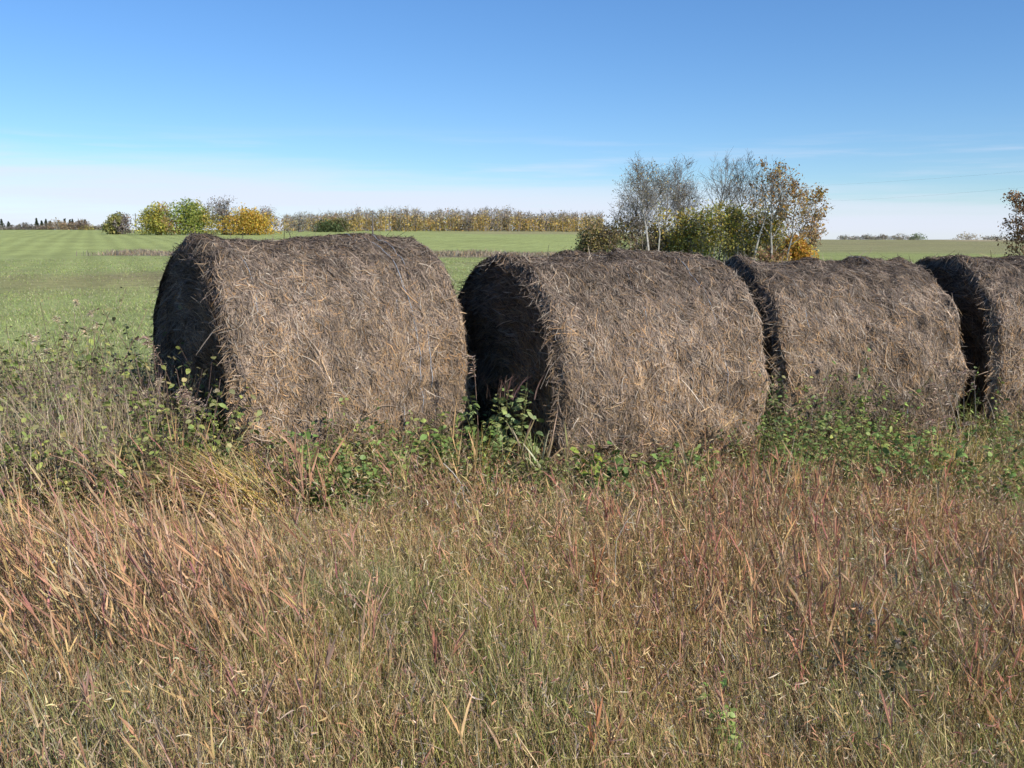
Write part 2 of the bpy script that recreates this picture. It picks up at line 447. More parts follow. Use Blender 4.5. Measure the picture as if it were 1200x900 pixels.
def scatter(n, x0, x1, y0, y1, dens=None):
    x = R.uniform(x0, x1, n); y = R.uniform(y0, y1, n)
    keep = (np.abs(x) < .57 * y + .75) & ~in_bale(x, y)
    if dens is not None:
        keep &= R.random(n) < dens(x, y)
    return x[keep], y[keep]

STRAW = [.62, .47, .24]; OLIVE = [.33, .31, .10]; TAN = [.51, .35, .18]; PINK = [.46, .25, .18]; GREY = [.36, .32, .26]
# 1. short fine grass of the foreground
def short_grass():
    out = []
    x, y = scatter(620000, -5.6, 6.2, 1.6, 7.2, lambda x, y: (y < front(x) - .1) * np.clip(1.15 - .12 * (y - 2), .35, 1))
    n = len(x)
    cl = fbm(x * 1.1, y * 1.1, 2, 3); cl2 = fbm(x * 3.5, y * 3.5, 7, 2)
    h = (.175 + .06 * cl + .06 * cl2) * np.exp(R.normal(0, .24, n))
    lean = np.stack([-.08 + .10 * cl + R.normal(0, .24, n), R.normal(0.02, .26, n)], 1)
    gr = sstep(-.05, .6, cl + .35 * (x > 0) * 1.0 * sstep(3.6, 2.4, y))
    c1 = pick([STRAW, OLIVE, TAN, PINK, GREY, [.5, .36, .13]], [.27, .20, .26, .11, .08, .08], n)
    c2 = pick([OLIVE, [.27, .30, .07], STRAW, TAN], [.36, .16, .28, .2], n)
    m = (R.random(n) < .08 + .62 * gr)[:, None]
    col = np.where(m, c2, c1)
    w1 = fbm(x * 1.7 + 9, y * 1.3, 41, 3)[:, None]; rt_ = sstep(.2, 2.2, x)[:, None] * sstep(4.2, 2.8, y)[:, None]
    col = col * (1 + w1 * np.array([[.28, .08, .0]])) * (1 - rt_ * np.array([[.22, .08, .22]]))
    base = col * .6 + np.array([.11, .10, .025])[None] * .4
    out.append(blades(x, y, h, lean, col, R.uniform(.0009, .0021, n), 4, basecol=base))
    # thin dry curls
    x, y = scatter(8000, -5.6, 6.2, 1.7, 7.0, lambda x, y: (y < front(x)))
    n = len(x)
    lean = R.normal(0, 1.0, (n, 2)) + np.array([[-.3, 0]])
    h = R.uniform(.12, .34, n)
    out.append(blades(x, y, h, lean, pick([[.50, .40, .26], [.44, .34, .24], [.34, .27, .22]], [.4, .4, .2], n), R.uniform(.0012, .0026, n), 6, curve=1.6))
    # flowering stems with small russet panicles
    x, y = scatter(5200, -5.6, 6.2, 1.9, 7.0, lambda x, y: np.clip(.35 + 1.4 * fbm(x * 1.4, y * 1.4, 51, 2), 0, 1) * (y < front(x) - .2)); n = len(x)
    h = R.uniform(.26, .44, n) * (.85 + .15 * sstep(2.5, 3.5, y)); lean = np.stack([-.12 - .15 * (1 - sstep(-1.2, .8, x)) + R.normal(0, .15, n), R.normal(0, .15, n)], 1)
    st = pick([[.50, .38, .22], [.44, .28, .18], [.36, .30, .14]], [.5, .3, .2], n)
    out.append(blades(x, y, h, lean, st, np.full(n, .0010), 4, curve=.2, taper=.5))
    z = zg(x, y); hc = pick([[.46, .27, .19], [.40, .20, .16], [.52, .40, .26], [.36, .26, .20]], [.3, .25, .25, .2], n)
    for j in range(14):
        f = R.uniform(.74, 1.04, n); hor = f * .35 + f ** 2.2 * .65
        p = np.stack([x + lean[:, 0] * h * hor, y + lean[:, 1] * h * hor, z + h * (f - .05 * np.hypot(lean[:, 0], lean[:, 1]))], -1)
        a = R.uniform(0, 6.283, n); dr = norm(np.stack([np.cos(a) * .6 + lean[:, 0], np.sin(a) * .6 + lean[:, 1], R.uniform(.5, 1.4, n)], -1)); l = R.uniform(.012, .030, n) * (1.25 - .5 * f)
        C = p[:, None] + dr[:, None] * l[:, None, None] * np.linspace(0, 1, 3)[None, :, None]
        d = norm(np.gradient(C, axis=1)); wd = norm(np.cross(d, R.normal(0, 1, (n, 1, 3)) + 0 * d))
        out.append(ribbons(C, wd, np.full((n, 1), .0013) * np.array([[.5, 1, .3]]), hc * R.uniform(.75, 1.25, (n, 1))))
    # dead leaf tips and chaff caught in the sward
    x, y = scatter(190000, -5.6, 6.4, 1.7, 7.6, lambda x, y: (y < front(x) + .1)); n = len(x)
    fr = front(x) - y
    z = zg(x, y) + R.uniform(.04, .26, n) * (1 + .5 * sstep(3, 4.5, y))
    l = R.uniform(.015, .05, n); a = R.uniform(0, 6.283, n); e = R.normal(.5, .7, n)
    dr = norm(np.stack([np.cos(a), np.sin(a), e], -1)); k = np.linspace(-.5, .5, 4)[None, :, None]
    bend = norm(R.normal(0, 1, (n, 3)))
    C = np.stack([x, y, z], -1)[:, None] + dr[:, None] * l[:, None, None] * k + bend[:, None] * l[:, None, None] * (k ** 2) * .9
    d = norm(np.gradient(C, axis=1)); wd = norm(np.cross(d, R.normal(0, 1, (n, 1, 3)) + 0 * d))
    cc = pick([STRAW, TAN, [.55, .46, .33], OLIVE, [.50, .27, .15], [.30, .20, .15], [.44, .19, .14]], [.18, .22, .10, .16, .14, .12, .08], n)
    out.append(ribbons(C, wd, R.uniform(.0010, .0024, n)[:, None] * np.array([[.4, 1, 1, .2]]), cc))
    V, Q, c = merge(out)
    tag(mesh('meadow_grass', V, Q, M_GRASS, col=c), 'short fine straw and olive grass covering the foreground', 'grass', kind='stuff')
short_grass()

# 2. taller grass with broad red and orange leaves
def feather_grass(x, y, h, lean, pal, wts, nl=6, ll=(.06, .15), w=(.0018, .0038), stemc=None, spread=.36):
    """stems with narrow leaves that point up along the stem"""
    n = len(x); out = []
    stemcol = pick([[.42, .30, .15], [.33, .22, .13], [.40, .22, .14]], [.5, .3, .2], n) if stemc is None else stemc
    S = 5
    k = np.linspace(0, 1, S)[None]
    z = zg(x, y)
    def pos(f):
        hor = .4 * f + .6 * f ** 2
        L = np.hypot(lean[:, 0], lean[:, 1])[:, None]
        return np.stack([x[:, None] + lean[:, :1] * h[:, None] * hor, y[:, None] + lean[:, 1:] * h[:, None] * hor,
                         z[:, None] + h[:, None] * f * (1 - .2 * np.minimum(L, 1.3) * f)], -1)
    C = pos(k + 0 * h[:, None]); d = norm(np.gradient(C, axis=1))
    az = R.uniform(0, np.pi, n); side = np.stack([np.cos(az), np.sin(az), 0 * az], -1)[:, None]
    wd = norm(np.cross(d, side + 0 * d))
    out.append(ribbons(C, wd, np.full((n, S), .0011) * (1 - .5 * k), stemcol))
    tint = pick(pal, wts, n, .15)
    for j in range(nl):
        f = R.uniform(.35, .97, n)[:, None]
        p0 = pos(f)[:, 0]; p1 = pos(np.minimum(f + .05, 1.05))[:, 0]; dd = norm(p1 - p0)
        l = R.uniform(*ll, n) * (h / .5) ** .5
        a = R.uniform(0, 2 * np.pi, n); sd = np.stack([np.cos(a), np.sin(a), R.normal(0, .2, n)], -1)
        sp = np.abs(R.normal(0, spread, n))[:, None] + .12
        d1 = norm(dd + sd * sp * .5); d2 = norm(dd + sd * sp * 1.2 + np.array([[0, 0, -.25]]) * R.random((n, 1)))
        kk = np.linspace(0, 1, 4)[None, :, None]
        C = p0[:, None] + l[:, None, None] * (d1[:, None] * kk * .55 + d2[:, None] * kk ** 1.8 * .45)
        d = norm(np.gradient(C, axis=1)); az = R.normal(0, 1, (n, 1, 3)); wd = norm(np.cross(d, az + 0 * d))
        wh = R.uniform(*w, n)[:, None] * np.array([.7, 1, .8, .08])[None]
        c = tint * .55 + pick(pal, wts, n, .15) * .45
        out.append(ribbons(C, wd, wh, c))
    return merge(out)
REDPAL = [[.56, .33, .16], [.52, .26, .17], [.40, .17, .16], [.56, .42, .17], [.37, .22, .12], [.50, .40, .27]]
RUS = [[.50, .24, .12], [.42, .17, .12], [.36, .13, .12], [.48, .32, .12], [.30, .18, .10], [.40, .31, .2]]
def red_grass():
    def dens(x, y):
        fr = front(x) - y
        n = fbm(x * .9, y * .9, 4, 3)
        band = (.035 + .965 * sstep(3.0, 4.1, y + .6 * n)) * (.25 + .75 * sstep(.3, .9, fr))
        left = .34 + .66 * (1 - sstep(-.8, 1.6, x))
        return np.clip(band * left * (.62 + 1.3 * n) + .03, 0, 1) * (fr > -.2) * (1 - .85 * (x < -1.7) * sstep(4.7, 6.2, y + .5 * n))
    x, y = scatter(26000, -5.6, 6.5, 2.0, 7.8, dens)
    n = len(x)
    g = fbm(x * .8 + 3, y * .8, 1, 2)
    lf = 1 - sstep(-1.2, .8, x)
    h = (.34 + .10 * g + .12 * lf) * np.exp(R.normal(0, .2, n)) * (1 - .25 * sstep(1.5, 3.5, x)) * (.60 + .40 * sstep(.4, 1.3, front(x) - y)) * (.8 + .2 * sstep(2.5, 3.6, y))
    lean = np.stack([-.05 - .27 * lf + .22 * g * lf + R.normal(0, .15, n), R.normal(0.05, .16, n)], 1)
    lft = R.random(n) > sstep(-.6, 2.0, x)
    V, Q, c = merge([feather_grass(x[q], y[q], h[q], lean[q], p_, w_, 6) for q, p_, w_ in ((lft, REDPAL, [.28, .16, .13, .2, .12, .14]), (~lft, RUS, [.24, .18, .1, .14, .18, .16]))])
    tag(mesh('red_leaved_grass', V, Q, M_GRASS, col=c), 'tall grass with orange, pink and red autumn leaves bending before the bales', 'grass', kind='stuff')
red_grass()

# 3. leafy undergrowth at the foot of the bales and on the left verge
def leafy(x, y, h, pal, wts, nl=22, ls=(.018, .04), lean=None, stem=[.16, .15, .06]):
    n = len(x); z = zg(x, y); out = []
    lean = R.normal(0, .25, (n, 2)) if lean is None else lean
    k = np.linspace(0, 1, 4)[None]
    def pos(f):
        return np.stack([x[:, None] + lean[:, :1] * h[:, None] * f ** 1.4, y[:, None] + lean[:, 1:] * h[:, None] * f ** 1.4, z[:, None] + h[:, None] * f], -1)
    C = pos(k + 0 * h[:, None]); d = norm(np.gradient(C, axis=1)); wd = norm(np.cross(d, R.normal(0, 1, (n, 1, 3)) + 0 * d))
    out.append(ribbons(C, wd, np.full((n, 4), .0016), np.repeat(np.array([stem]), n, 0) * np.exp(R.normal(0, .2, (n, 1)))))
    tint = pick(pal, wts, n, .15)
    for j in range(nl):
        f = R.uniform(.2, 1.0, n)[:, None]; p = pos(f)[:, 0]; l = R.uniform(*ls, n)
        a = R.uniform(0, 2 * np.pi, n); dr = norm(np.stack([np.cos(a), np.sin(a), R.normal(.25, .45, n)], -1))
        br = R.uniform(0.005, .05, n)[:, None] * (h / .4)[:, None] * (1.2 - f)
        p0 = p + dr * br
        kk = np.linspace(0, 1, 4)[None, :, None]
        C = p0[:, None] + dr[:, None] * l[:, None, None] * kk + np.array([0, 0, -.35])[None, None] * (l[:, None, None] * kk ** 2)
        d = norm(np.gradient(C, axis=1)); up = np.array([0, 0, 1.])[None, None] + R.normal(0, .5, (n, 1, 3)); wd = norm(np.cross(d, up))
        wh = (l * R.uniform(.22, .4, n))[:, None] * np.array([.3, 1, .85, .1])[None]
        out.append(ribbons(C, wd, wh, tint * .5 + pick(pal, wts, n, .2) * .5))
    return merge(out)
GREENS = [[.16, .25, .06], [.24, .33, .09], [.40, .41, .11], [.09, .14, .04], [.24, .18, .11]]
def undergrowth():
    def dens(x, y):
        fr = front(x) - y; n = fbm(x * 1.6, y * 1.6, 12, 3)
        m = sstep(-.3, .0, fr) * (1 - sstep(.35, 1.1, fr + .5 * n)) * sstep(-2.1, -1.2, x)
        m = m + (x > 1.4) * (fr > -.2) * (1 - sstep(.8, 1.9, fr + .4 * n)) * .5
        return np.clip(m * (.35 + 1.7 * n + .3 * (x > 1.4)), 0, 1)
    x, y = scatter(7500, -2.2, 7.5, 4.2, 9.0, dens); n = len(x)
    h = (.35 + .16 * noise(x * 2.2, y * 2.2, 3)) * np.exp(R.normal(0, .22, n)) * (1 + .35 * (x > 1.6)) * (1 - .3 * ((x > .05) & (x < 1.5)))
    L = [leafy(x, y, h, GREENS, [.34, .24, .14, .16, .12], 24, (.014, .038))]
    # left verge: yellow green leaves over purple brown stems
    def dl(x, y):
        n = fbm(x * 1.3, y * 1.3, 22, 3)
        return np.clip((x < -1.75 + .3 * n) * sstep(4.6, 5.1, y + .4 * n) * (1 - sstep(6.9, 7.8, y)) * (.75 + 1.2 * n), 0, 1)
    x, y = scatter(6500, -6.2, -1.5, 4.4, 8.3, dl); n = len(x)
    h = (.56 + .14 * noise(x * 1.8, y * 1.8, 3)) * np.exp(R.normal(0, .2, n))
    L.append(leafy(x, y, h, [[.26, .32, .08], [.44, .43, .12], [.16, .22, .05], [.16, .11, .08], [.34, .26, .16]], [.28, .17, .22, .17, .16], 18, (.016, .050), stem=[.2, .13, .1]))
    V, Q, c = merge(L)
    tag(mesh('leafy_undergrowth', V, Q, M_LEAF, col=c), 'low tangle of green and yellowing leafy weeds at the foot of the bales', 'undergrowth', kind='stuff')
    # long coarse grass mixed in
    out = []
    x, y = scatter(15000, -6.2, -1.6, 4.7, 7.6, lambda x, y: np.clip(.35 + 1.3 * fbm(x * 1.2, y * 1.2, 31, 2), 0, 1)); n = len(x)
    out.append(blades(x, y, R.uniform(.45, .88, n), np.stack([-.12 + R.normal(0, .24, n), R.normal(0, .2, n)], 1), pick([[.56, .46, .30], [.40, .30, .22], [.62, .52, .28], [.28, .19, .16]], [.35, .3, .15, .2], n), R.uniform(.0010, .0022, n), 5, curve=.6))
    x, y = scatter(14000, -1.5, 8, 4.8, 8.6, lambda x, y: (front(x) - y > -.2) * (front(x) - y < .9 + .4 * (x > 1.5)) * np.clip(.35 + 1.5 * fbm(x * 1.5, y * 1.5, 61, 2), 0, 1)); n = len(x)
    out.append(blades(x, y, R.uniform(.28, .60, n) * np.where((x > .1) & (x < 1.5), .62, 1) * np.where(x < .1, .85, 1), np.stack([-.1 + R.normal(0, .3, n), R.normal(0, .2, n)], 1), pick([[.52, .42, .26], [.34, .36, .10], [.48, .34, .12], [.26, .18, .14], [.20, .27, .06]], [.24, .24, .14, .16, .22], n), R.uniform(.0014, .003, n), 5, curve=.8))
    x, y = scatter(52000, -6.2, 8, 4.4, 9.0, lambda x, y: np.clip(((x < -1.6) * sstep(4.6, 5.4, y) * (1 - sstep(7.7, 8.4, y)) * 1.0 + (x >= -1.6) * (front(x) - y > -.35) * (1 - sstep(.6, 1.6, front(x) - y)) * .36), 0, 1))
    n = len(x); h = R.uniform(.24, .60, n) * np.where(x < -1.6, 1.08, np.where((x > .0) & (x < 1.5), .55, .72))
    lean = np.stack([-.2 + R.normal(0, .4, n), R.normal(0, .35, n)], 1)
    c = pick([STRAW, OLIVE, [.26, .32, .08], [.24, .17, .14], [.54, .46, .18], [.40, .32, .25]], [.20, .22, .18, .14, .12, .14], n)
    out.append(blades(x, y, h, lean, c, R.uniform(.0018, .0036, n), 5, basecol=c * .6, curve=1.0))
    V, Q, c = merge(out)
    tag(mesh('coarse_verge_grass', V, Q, M_GRASS, col=c), 'long coarse green and dry grass tangled round the bale feet and left verge', 'grass', kind='stuff')
undergrowth()

# 4. short crop growing in the field behind
def crop():
    n0 = 330000
    r = 8.0 * (75 / 8.0) ** R.random(n0); a = np.radians(R.uniform(-33, 33, n0))
    x = r * np.sin(a); y = r * np.cos(a)
    edge = np.interp(x, [-8, -4, -2, 5, 12], [7.9, 7.8, 8.2, 9.8, 10.5])
    n1 = fbm(x * .7, y * .45, 5, 3)
    keep = (y > edge) & ~in_bale(x, y, .05) & (R.random(n0) < np.clip(.62 + .9 * n1, .12, 1)) & (R.random(n0) < .3 + .7 * sstep(.3, 1.2, np.hypot((x + 14.5) / 7.0, (y - 36) / 7.5)))
    # keep the strip in plain sight dense, the part hidden behind the bales thin
    keep &= (x / y < -.02) | (y > 20) | (R.random(n0) < .35)
    x, y = x[keep], y[keep]; n = len(x)
    far = sstep(12, 60, y)
    h = R.uniform(.03, .09, n); lean = R.normal(0, .55, (n, 2))
    c = pick([[.32, .39, .12], [.40, .45, .16], [.20, .25, .09], [.50, .45, .27], [.33, .26, .18]], [.32, .28, .14, .16, .10], n)
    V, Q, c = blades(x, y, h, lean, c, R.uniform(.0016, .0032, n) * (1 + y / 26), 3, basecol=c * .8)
    tag(mesh('crop_seedlings', V, Q, M_GRASS, col=c), 'short green seedlings growing over the field behind the bales', 'crop', kind='stuff')
    # grey brown weed strips far out in the field
    xs = []; ys = []
    for (xa, xb, ya, n_) in ((-34.5, -22, 84, 3600), (-9, 14, 86, 5600)):
        xs.append(R.uniform(xa, xb, n_)); ys.append(ya + R.normal(0, 3.0, n_) + 6 * noise(xs[-1] / 20, 1.5))
    x = np.concatenate(xs); y = np.concatenate(ys); n = len(x)
    h = R.uniform(.15, .62, n) * (.6 + .4 * noise(x / 3, 4.)) * (1 - .6 * sstep(-24.5, -22, x) * (x < -20))
    c = pick([[.27, .22, .17], [.36, .29, .20], [.22, .20, .12], [.42, .30, .14]], [.4, .3, .2, .1], n)
    V, Q, c = blades(x, y, h, R.normal(0, .3, (n, 2)), c, R.uniform(.015, .035, n), 3)
    tag(mesh('weed_strip', V, Q, M_GRASS, col=c), 'strips of dry grey-brown weeds left standing across the green field', 'weeds', kind='stuff')
crop()

# ------------------------------------------------------------------ single plants
def plant(name, x, y, builder, label, cat, group=None, **kw):
    z = float(zg(x, y))
    root = empty(name, (x, y, z)); tag(root, label, cat, group)
    for (pn, (V, Q, c), mat) in builder(x, y, z, **kw):
        mesh(pn, shift(V, (x, y, z)), Q, mat, root, col=c)
    return root
def stalk(x, y, z, pts, r, col, rng=R):
    """one flat-sided thin stalk through pts, built of two crossed ribbons"""
    C = np.array(pts, float)[None]; d = norm(np.gradient(C, axis=1)); S = C.shape[1]
    a = norm(np.cross(d, np.array([[[0., 1, 0]]]) + 0 * d)); b = norm(np.cross(d, a))
    w = np.linspace(r, r * .5, S)[None]; cc = np.array([col], float)
    return merge([ribbons(C, a, w, cc), ribbons(C, b, w, cc)])
def seedgrass(x, y, z, hc=((.42, .31, .22), (.34, .23, .17), (.50, .40, .30)), h=.8, n=3, lean=(-.15, 0), col=(.30, .20, .14), spread=.10, head=.28, droop=1.0):
    st = []; heads = []
    for i in range(n):
        bx, by = x + R.normal(0, spread * .5), y + R.normal(0, spread * .5); hh = h * R.uniform(.78, 1.05); lx = lean[0] + R.normal(0, .10); ly = lean[1] + R.normal(0, .08)
        P = [np.array([bx + lx * hh * f ** 1.7, by + ly * hh * f ** 1.7, z - .02 + hh * f]) for f in np.linspace(0, 1, 7)]
        P += [P[-1] + np.array([np.sign(lx) * .03 * j * droop, 0, .03 * j - .015 * j * j * droop]) for j in (1, 2)]
        st.append(('stem', stalk(x, y, z, P, .0028, np.array(col) * R.uniform(.8, 1.2)), M_GRASS))
        P = np.array(P); s = 95; f = R.uniform(1 - head * 1.25, 1, s) * (len(P) - 1); i0 = np.minimum(f.astype(int), len(P) - 2); w = (f - i0)[:, None]
        p = P[i0] * (1 - w) + P[i0 + 1] * w
        a = R.uniform(0, 2 * np.pi, s); dr = norm(np.stack([np.cos(a) - .4, np.sin(a) * .6, R.normal(.9, .5, s)], -1)); l = R.uniform(.015, .05, s) * (1.3 - (f / (len(P) - 1))) / .5
        l = np.clip(l, .012, .05)
        kk = np.linspace(0, 1, 4)[None, :, None]
        C = p[:, None] + dr[:, None] * l[:, None, None] * kk + np.array([0, 0, -.5])[None, None] * l[:, None, None] * kk ** 2
        d = norm(np.gradient(C, axis=1)); wd = norm(np.cross(d, R.normal(0, 1, (s, 1, 3)) + 0 * d))
        heads.append(('seed_head', ribbons(C, wd, np.array([[.0006, .0012, .0026, .0008]]) * R.uniform(.7, 1.3, (s, 1)), pick(hc, [.4, .4, .2], s)), M_GRASS))
    bl = blades(x + R.normal(0, spread, 14 * n), y + R.normal(0, spread, 14 * n), h * R.uniform(.3, .6, 14 * n), R.normal(0, .4, (14 * n, 2)) + np.array([[-.1, 0]]),
                pick([OLIVE, STRAW, [.3, .32, .09]], [.4, .4, .2], 14 * n), R.uniform(.002, .004, 14 * n), 5, curve=1.2, z0=np.full(14 * n, z))
    return st + [('foliage', bl, M_GRASS)] + heads
def leafyplant(x, y, z, h=.6, w=.12, n=8, pal=GREENS, wts=(.4, .35, .1, .1, .05), ls=(.03, .06), nl=34, top=None):
    xs = x + R.normal(0, w * .5, n); ys = y + R.normal(0, w * .5, n); hs = h * R.uniform(.65, 1.05, n)
    V, Q, c = leafy(xs, ys, hs, pal, wts, nl, ls, lean=np.stack([(xs - x) / h * 1.2, (ys - y) / h * 1.2], 1))
    ns = n * 8; sv, sq, scl = V[:ns], Q[:n * 3], c[:ns]
    lv, lq, lc = V[ns:], Q[n * 3:] - ns, c[ns:]
    res = [('stem', (sv, sq, scl), M_LEAF), ('foliage', (lv, lq, lc), M_LEAF)]
    if top is not None:
        m = 26; t = R.uniform(0, 1, m)
        px = x + R.normal(0, w * .4, m); py = y + R.normal(0, w * .3, m)
        b = blades(px, py, R.uniform(.08, .17, m), np.stack([R.normal(.3, .3, m), R.normal(0, .2, m)], 1), pick([top], [1], m), R.uniform(.003, .006, m), 4, z0=np.full(m, z + h * .86))
        res.append(('seed_head', b, M_GRASS))
    return res
def reedclump(x, y, z, h=.5, n=7, lean=(0, 0), pal=REDPAL, wts=(.2, .1, .1, .3, .1, .2), spread=.06, nl=9, ll=(.14, .26), w=(.003, .006), ls=.6):
    xs = x + R.normal(0, spread, n); ys = y + R.normal(0, spread * .6, n); hs = h * R.uniform(.7, 1.05, n)
    ln = np.array([lean]) + R.normal(0, .14, (n, 2))
    V, Q, c = feather_grass(xs, ys, hs, ln, pal, wts, nl, ll, w, spread=ls)
    ns = n * 10; nq = n * 4
    return [('stem', (V[:ns], Q[:nq], c[:ns]), M_GRASS), ('foliage', (V[ns:], Q[nq:] - ns, c[ns:]), M_GRASS)]
def tussock(x, y, z, h=.6, n=160, lean=(-1.0, 0), pal=(STRAW, [.55, .38, .10], [.35, .25, .10], PINK), wts=(.3, .4, .2, .1), spread=.10):
    xs = x + R.normal(0, spread, n); ys = y + R.normal(0, spread * .7, n)
    ln = np.array([lean]) * R.uniform(.5, 1.3, (n, 1)) + R.normal(0, .2, (n, 2))
    return [('foliage', blades(xs, ys, h * R.uniform(.6, 1.05, n), ln, pick(pal, wts, n), R.uniform(.002, .0045, n), 7, curve=1.3, z0=np.full(n, z - .02)), M_GRASS)]
def thistle(x, y, z, h=.38, w=.12, n=9):
    res = leafyplant(x, y, z, h, w, n, [[.09, .10, .04], [.16, .12, .08], [.24, .22, .12]], (.5, .3, .2), (.02, .04), 20)
    # fluffy seed heads
    out = []
    for i in range(6):
        a = R.uniform(0, 6.28); c0 = np.array([x + math.cos(a) * w * R.uniform(.2, 1.0), y + math.sin(a) * w * .8, z + h * R.uniform(.8, 1.05)])
        s = 80; dr = norm(R.normal(0, 1, (s, 3))); l = R.uniform(.006, .016, s); kk = np.linspace(0, 1, 3)[None, :, None]
        C = c0[None, None] + dr[:, None] * l[:, None, None] * kk; d = norm(np.gradient(C, axis=1)); wd = norm(np.cross(d, R.normal(0, 1, (s, 1, 3)) + 0 * d))
        out.append(('seed_head', ribbons(C, wd, np.full((s, 3), .0009), pick([[.38, .31, .26], [.28, .22, .18]], [.6, .4], s)), M_GRASS))
    return res + out
def twig(x, y, z, pts, r=.004, col=(.5, .44, .36), forks=()):
    L = [stalk(x, y, z, [(x + a, y + b, z + c) for a, b, c in pts], r, col)]
    for f in forks:
        L.append(stalk(x, y, z, [(x + a, y + b, z + c) for a, b, c in f], r * .7, col))
    return [('stem', merge(L), M_BARK)]

def P(px, d): return at(px, d), d
X, Y = P(203, 5.95); plant('seeding_grass', X, Y, seedgrass, 'tall brown grass with drooping seed plumes before the leftmost bale\'s dark end', 'grass plant', h=.98, n=4, lean=(.02, 0))
X, Y = P(262, 5.45); plant('seeding_grass', X, Y, seedgrass, 'pale feathery grass plume against the front edge of the leftmost bale', 'grass plant', h=.72, n=3, lean=(-.25, 0), col=(.4, .3, .24))
X, Y = P(560, 6.05); plant('seeding_grass', X, Y, seedgrass, 'single thin seed stalk rising in the gap beside the leftmost bale', 'grass plant', h=1.0, n=1, lean=(-.02, 0), spread=.02)
X, Y = P(591, 6.0); plant('leafy_weed', X, Y, leafyplant, 'tall leafy green weed with brown top in the dark gap between two bales', 'weed', h=.74, w=.13, n=12, pal=[[.22, .30, .10], [.32, .38, .16], [.14, .22, .06], [.38, .37, .13]], wts=(.35, .35, .15, .15), ls=(.028, .055), nl=40, top=[.16, .10, .08])
X, Y = P(632, 5.65); plant('reed_clump', X, Y, reedclump, 'spiky yellow-green and pink grass clump before the second bale\'s black end', 'grass plant', h=.50, n=9, pal=[[.34, .30, .10], [.42, .26, .18], [.52, .46, .30], [.22, .26, .07]], wts=(.3, .25, .2, .25), spread=.07)
X, Y = P(575, 5.5); plant('leafy_weed', X, Y, leafyplant, 'bushy olive-green weed mound below the gap between first and second bale', 'weed', h=.44, w=.30, n=26, pal=[[.20, .24, .06], [.27, .28, .08], [.12, .17, .04], [.3, .2, .1]], wts=(.35, .25, .25, .15), ls=(.015, .032), nl=34)
X, Y = P(700, 5.75); plant('leafy_weed', X, Y, leafyplant, 'broad-leaved green weed at the left foot of the second bale', 'weed', h=.44, w=.14, n=10, pal=[[.10, .20, .05], [.16, .24, .07], [.42, .45, .06]], wts=(.5, .4, .1), ls=(.05, .09), nl=14)
for (px, d, h, w, lab) in ((415, 5.3, .50, .20, 'bright green leafy weed below the middle of the leftmost bale'),
                           (450, 5.6, .46, .18, 'dark green leafy weed right of the brightest weed under the leftmost bale'),
                           (520, 5.8, .56, .15, 'green leafy weed climbing the right foot of the leftmost bale'),
                           (365, 5.2, .40, .12, 'blue-green leafy weed at the left foot of the leftmost bale'),
                           (790, 5.9, .46, .20, 'feathery yellow-green weed below the middle of the second bale'),
                           (938, 6.3, .48, .22, 'vivid green weed patch below the gap between second and third bale'),
                           (1022, 6.6, .66, .20, 'light green weed standing up against the third bale'),
                           (1070, 6.2, .54, .20, 'green weed right of the one standing against the third bale'),
                           (1165, 5.9, .46, .20, 'green leafy weed in the grass below the rightmost bale')):
    X, Y = P(px, d)
    plant('leafy_weed', X, Y, leafyplant, lab, 'weed', h=h, w=w, n=20, wts=(.38, .36, .16, .1, .0), ls=(.022, .05), nl=26)
X, Y = P(300, 4.9); plant('bent_tussock', X, Y, tussock, 'yellow-orange grass tussock bent to the left before the leftmost bale', 'grass plant', h=.62, n=240, lean=(-.8, .05))
X, Y = P(265, 5.05); plant('bent_tussock', X, Y, tussock, 'browner bent grass tussock just left of the yellow-orange one', 'grass plant', h=.55, n=150, lean=(-1.0, 0), pal=([.36, .26, .12], [.48, .33, .12], PINK))
X, Y = P(560, 5.6); plant('bent_tussock', X, Y, tussock, 'small yellow grass tuft at the right foot of the leftmost bale', 'grass plant', h=.62, n=26, lean=(.25, 0), spread=.04)
X, Y = P(548, 5.35); plant('reed_clump', X, Y, reedclump, 'pale salmon reed grass stem standing before the leftmost bale\'s right foot', 'grass plant', h=.55, n=3, lean=(-.1, 0), spread=.03)
X, Y = P(357, 4.95); plant('reed_clump', X, Y, reedclump, 'pink and orange reed grass sprig before the leftmost bale', 'grass plant', h=.56, n=4, lean=(-.1, 0), pal=[[.50, .27, .17], [.54, .37, .17]], wts=(1, 1), spread=.05)
for k, (px, d, h, lab) in enumerate(((507, 3.05, .42, 'deep red leaf spike standing in the foreground grass left of centre'),
                     (345, 2.75, .36, 'pink-purple leaf spike at the lower edge left of centre'),
                     (268, 2.70, .34, 'smaller purple leaf spike left of the pink-purple one'),
                     (708, 2.65, .34, 'orange leaf spike at the lower edge right of centre'),
                     (700, 3.9, .42, 'reddish orange leaf spike in the mid meadow below the second bale'),
                     (72, 2.75, .34, 'rosy leaf spike in the lower left corner of the meadow'))):
    X, Y = P(px, d)
    pal = [[.40, .17, .11], [.42, .24, .17]] if k == 0 else ([[.52, .30, .22], [.54, .38, .26], [.44, .22, .18]] if k in (1, 2, 5) else [[.60, .24, .10], [.55, .32, .16]])
    plant('leaf_spike', X, Y, reedclump, lab, 'grass plant', h=h, n=3, pal=pal, wts=[1] * len(pal), spread=.012, nl=8, ll=(.08, .13), w=(.003, .005), ls=.12)
X, Y = P(1050, 3.35); plant('thistle', X, Y, thistle, 'dark dried thistle with pale fluffy seed heads in the right foreground', 'thistle', h=.36, w=.13, n=9)
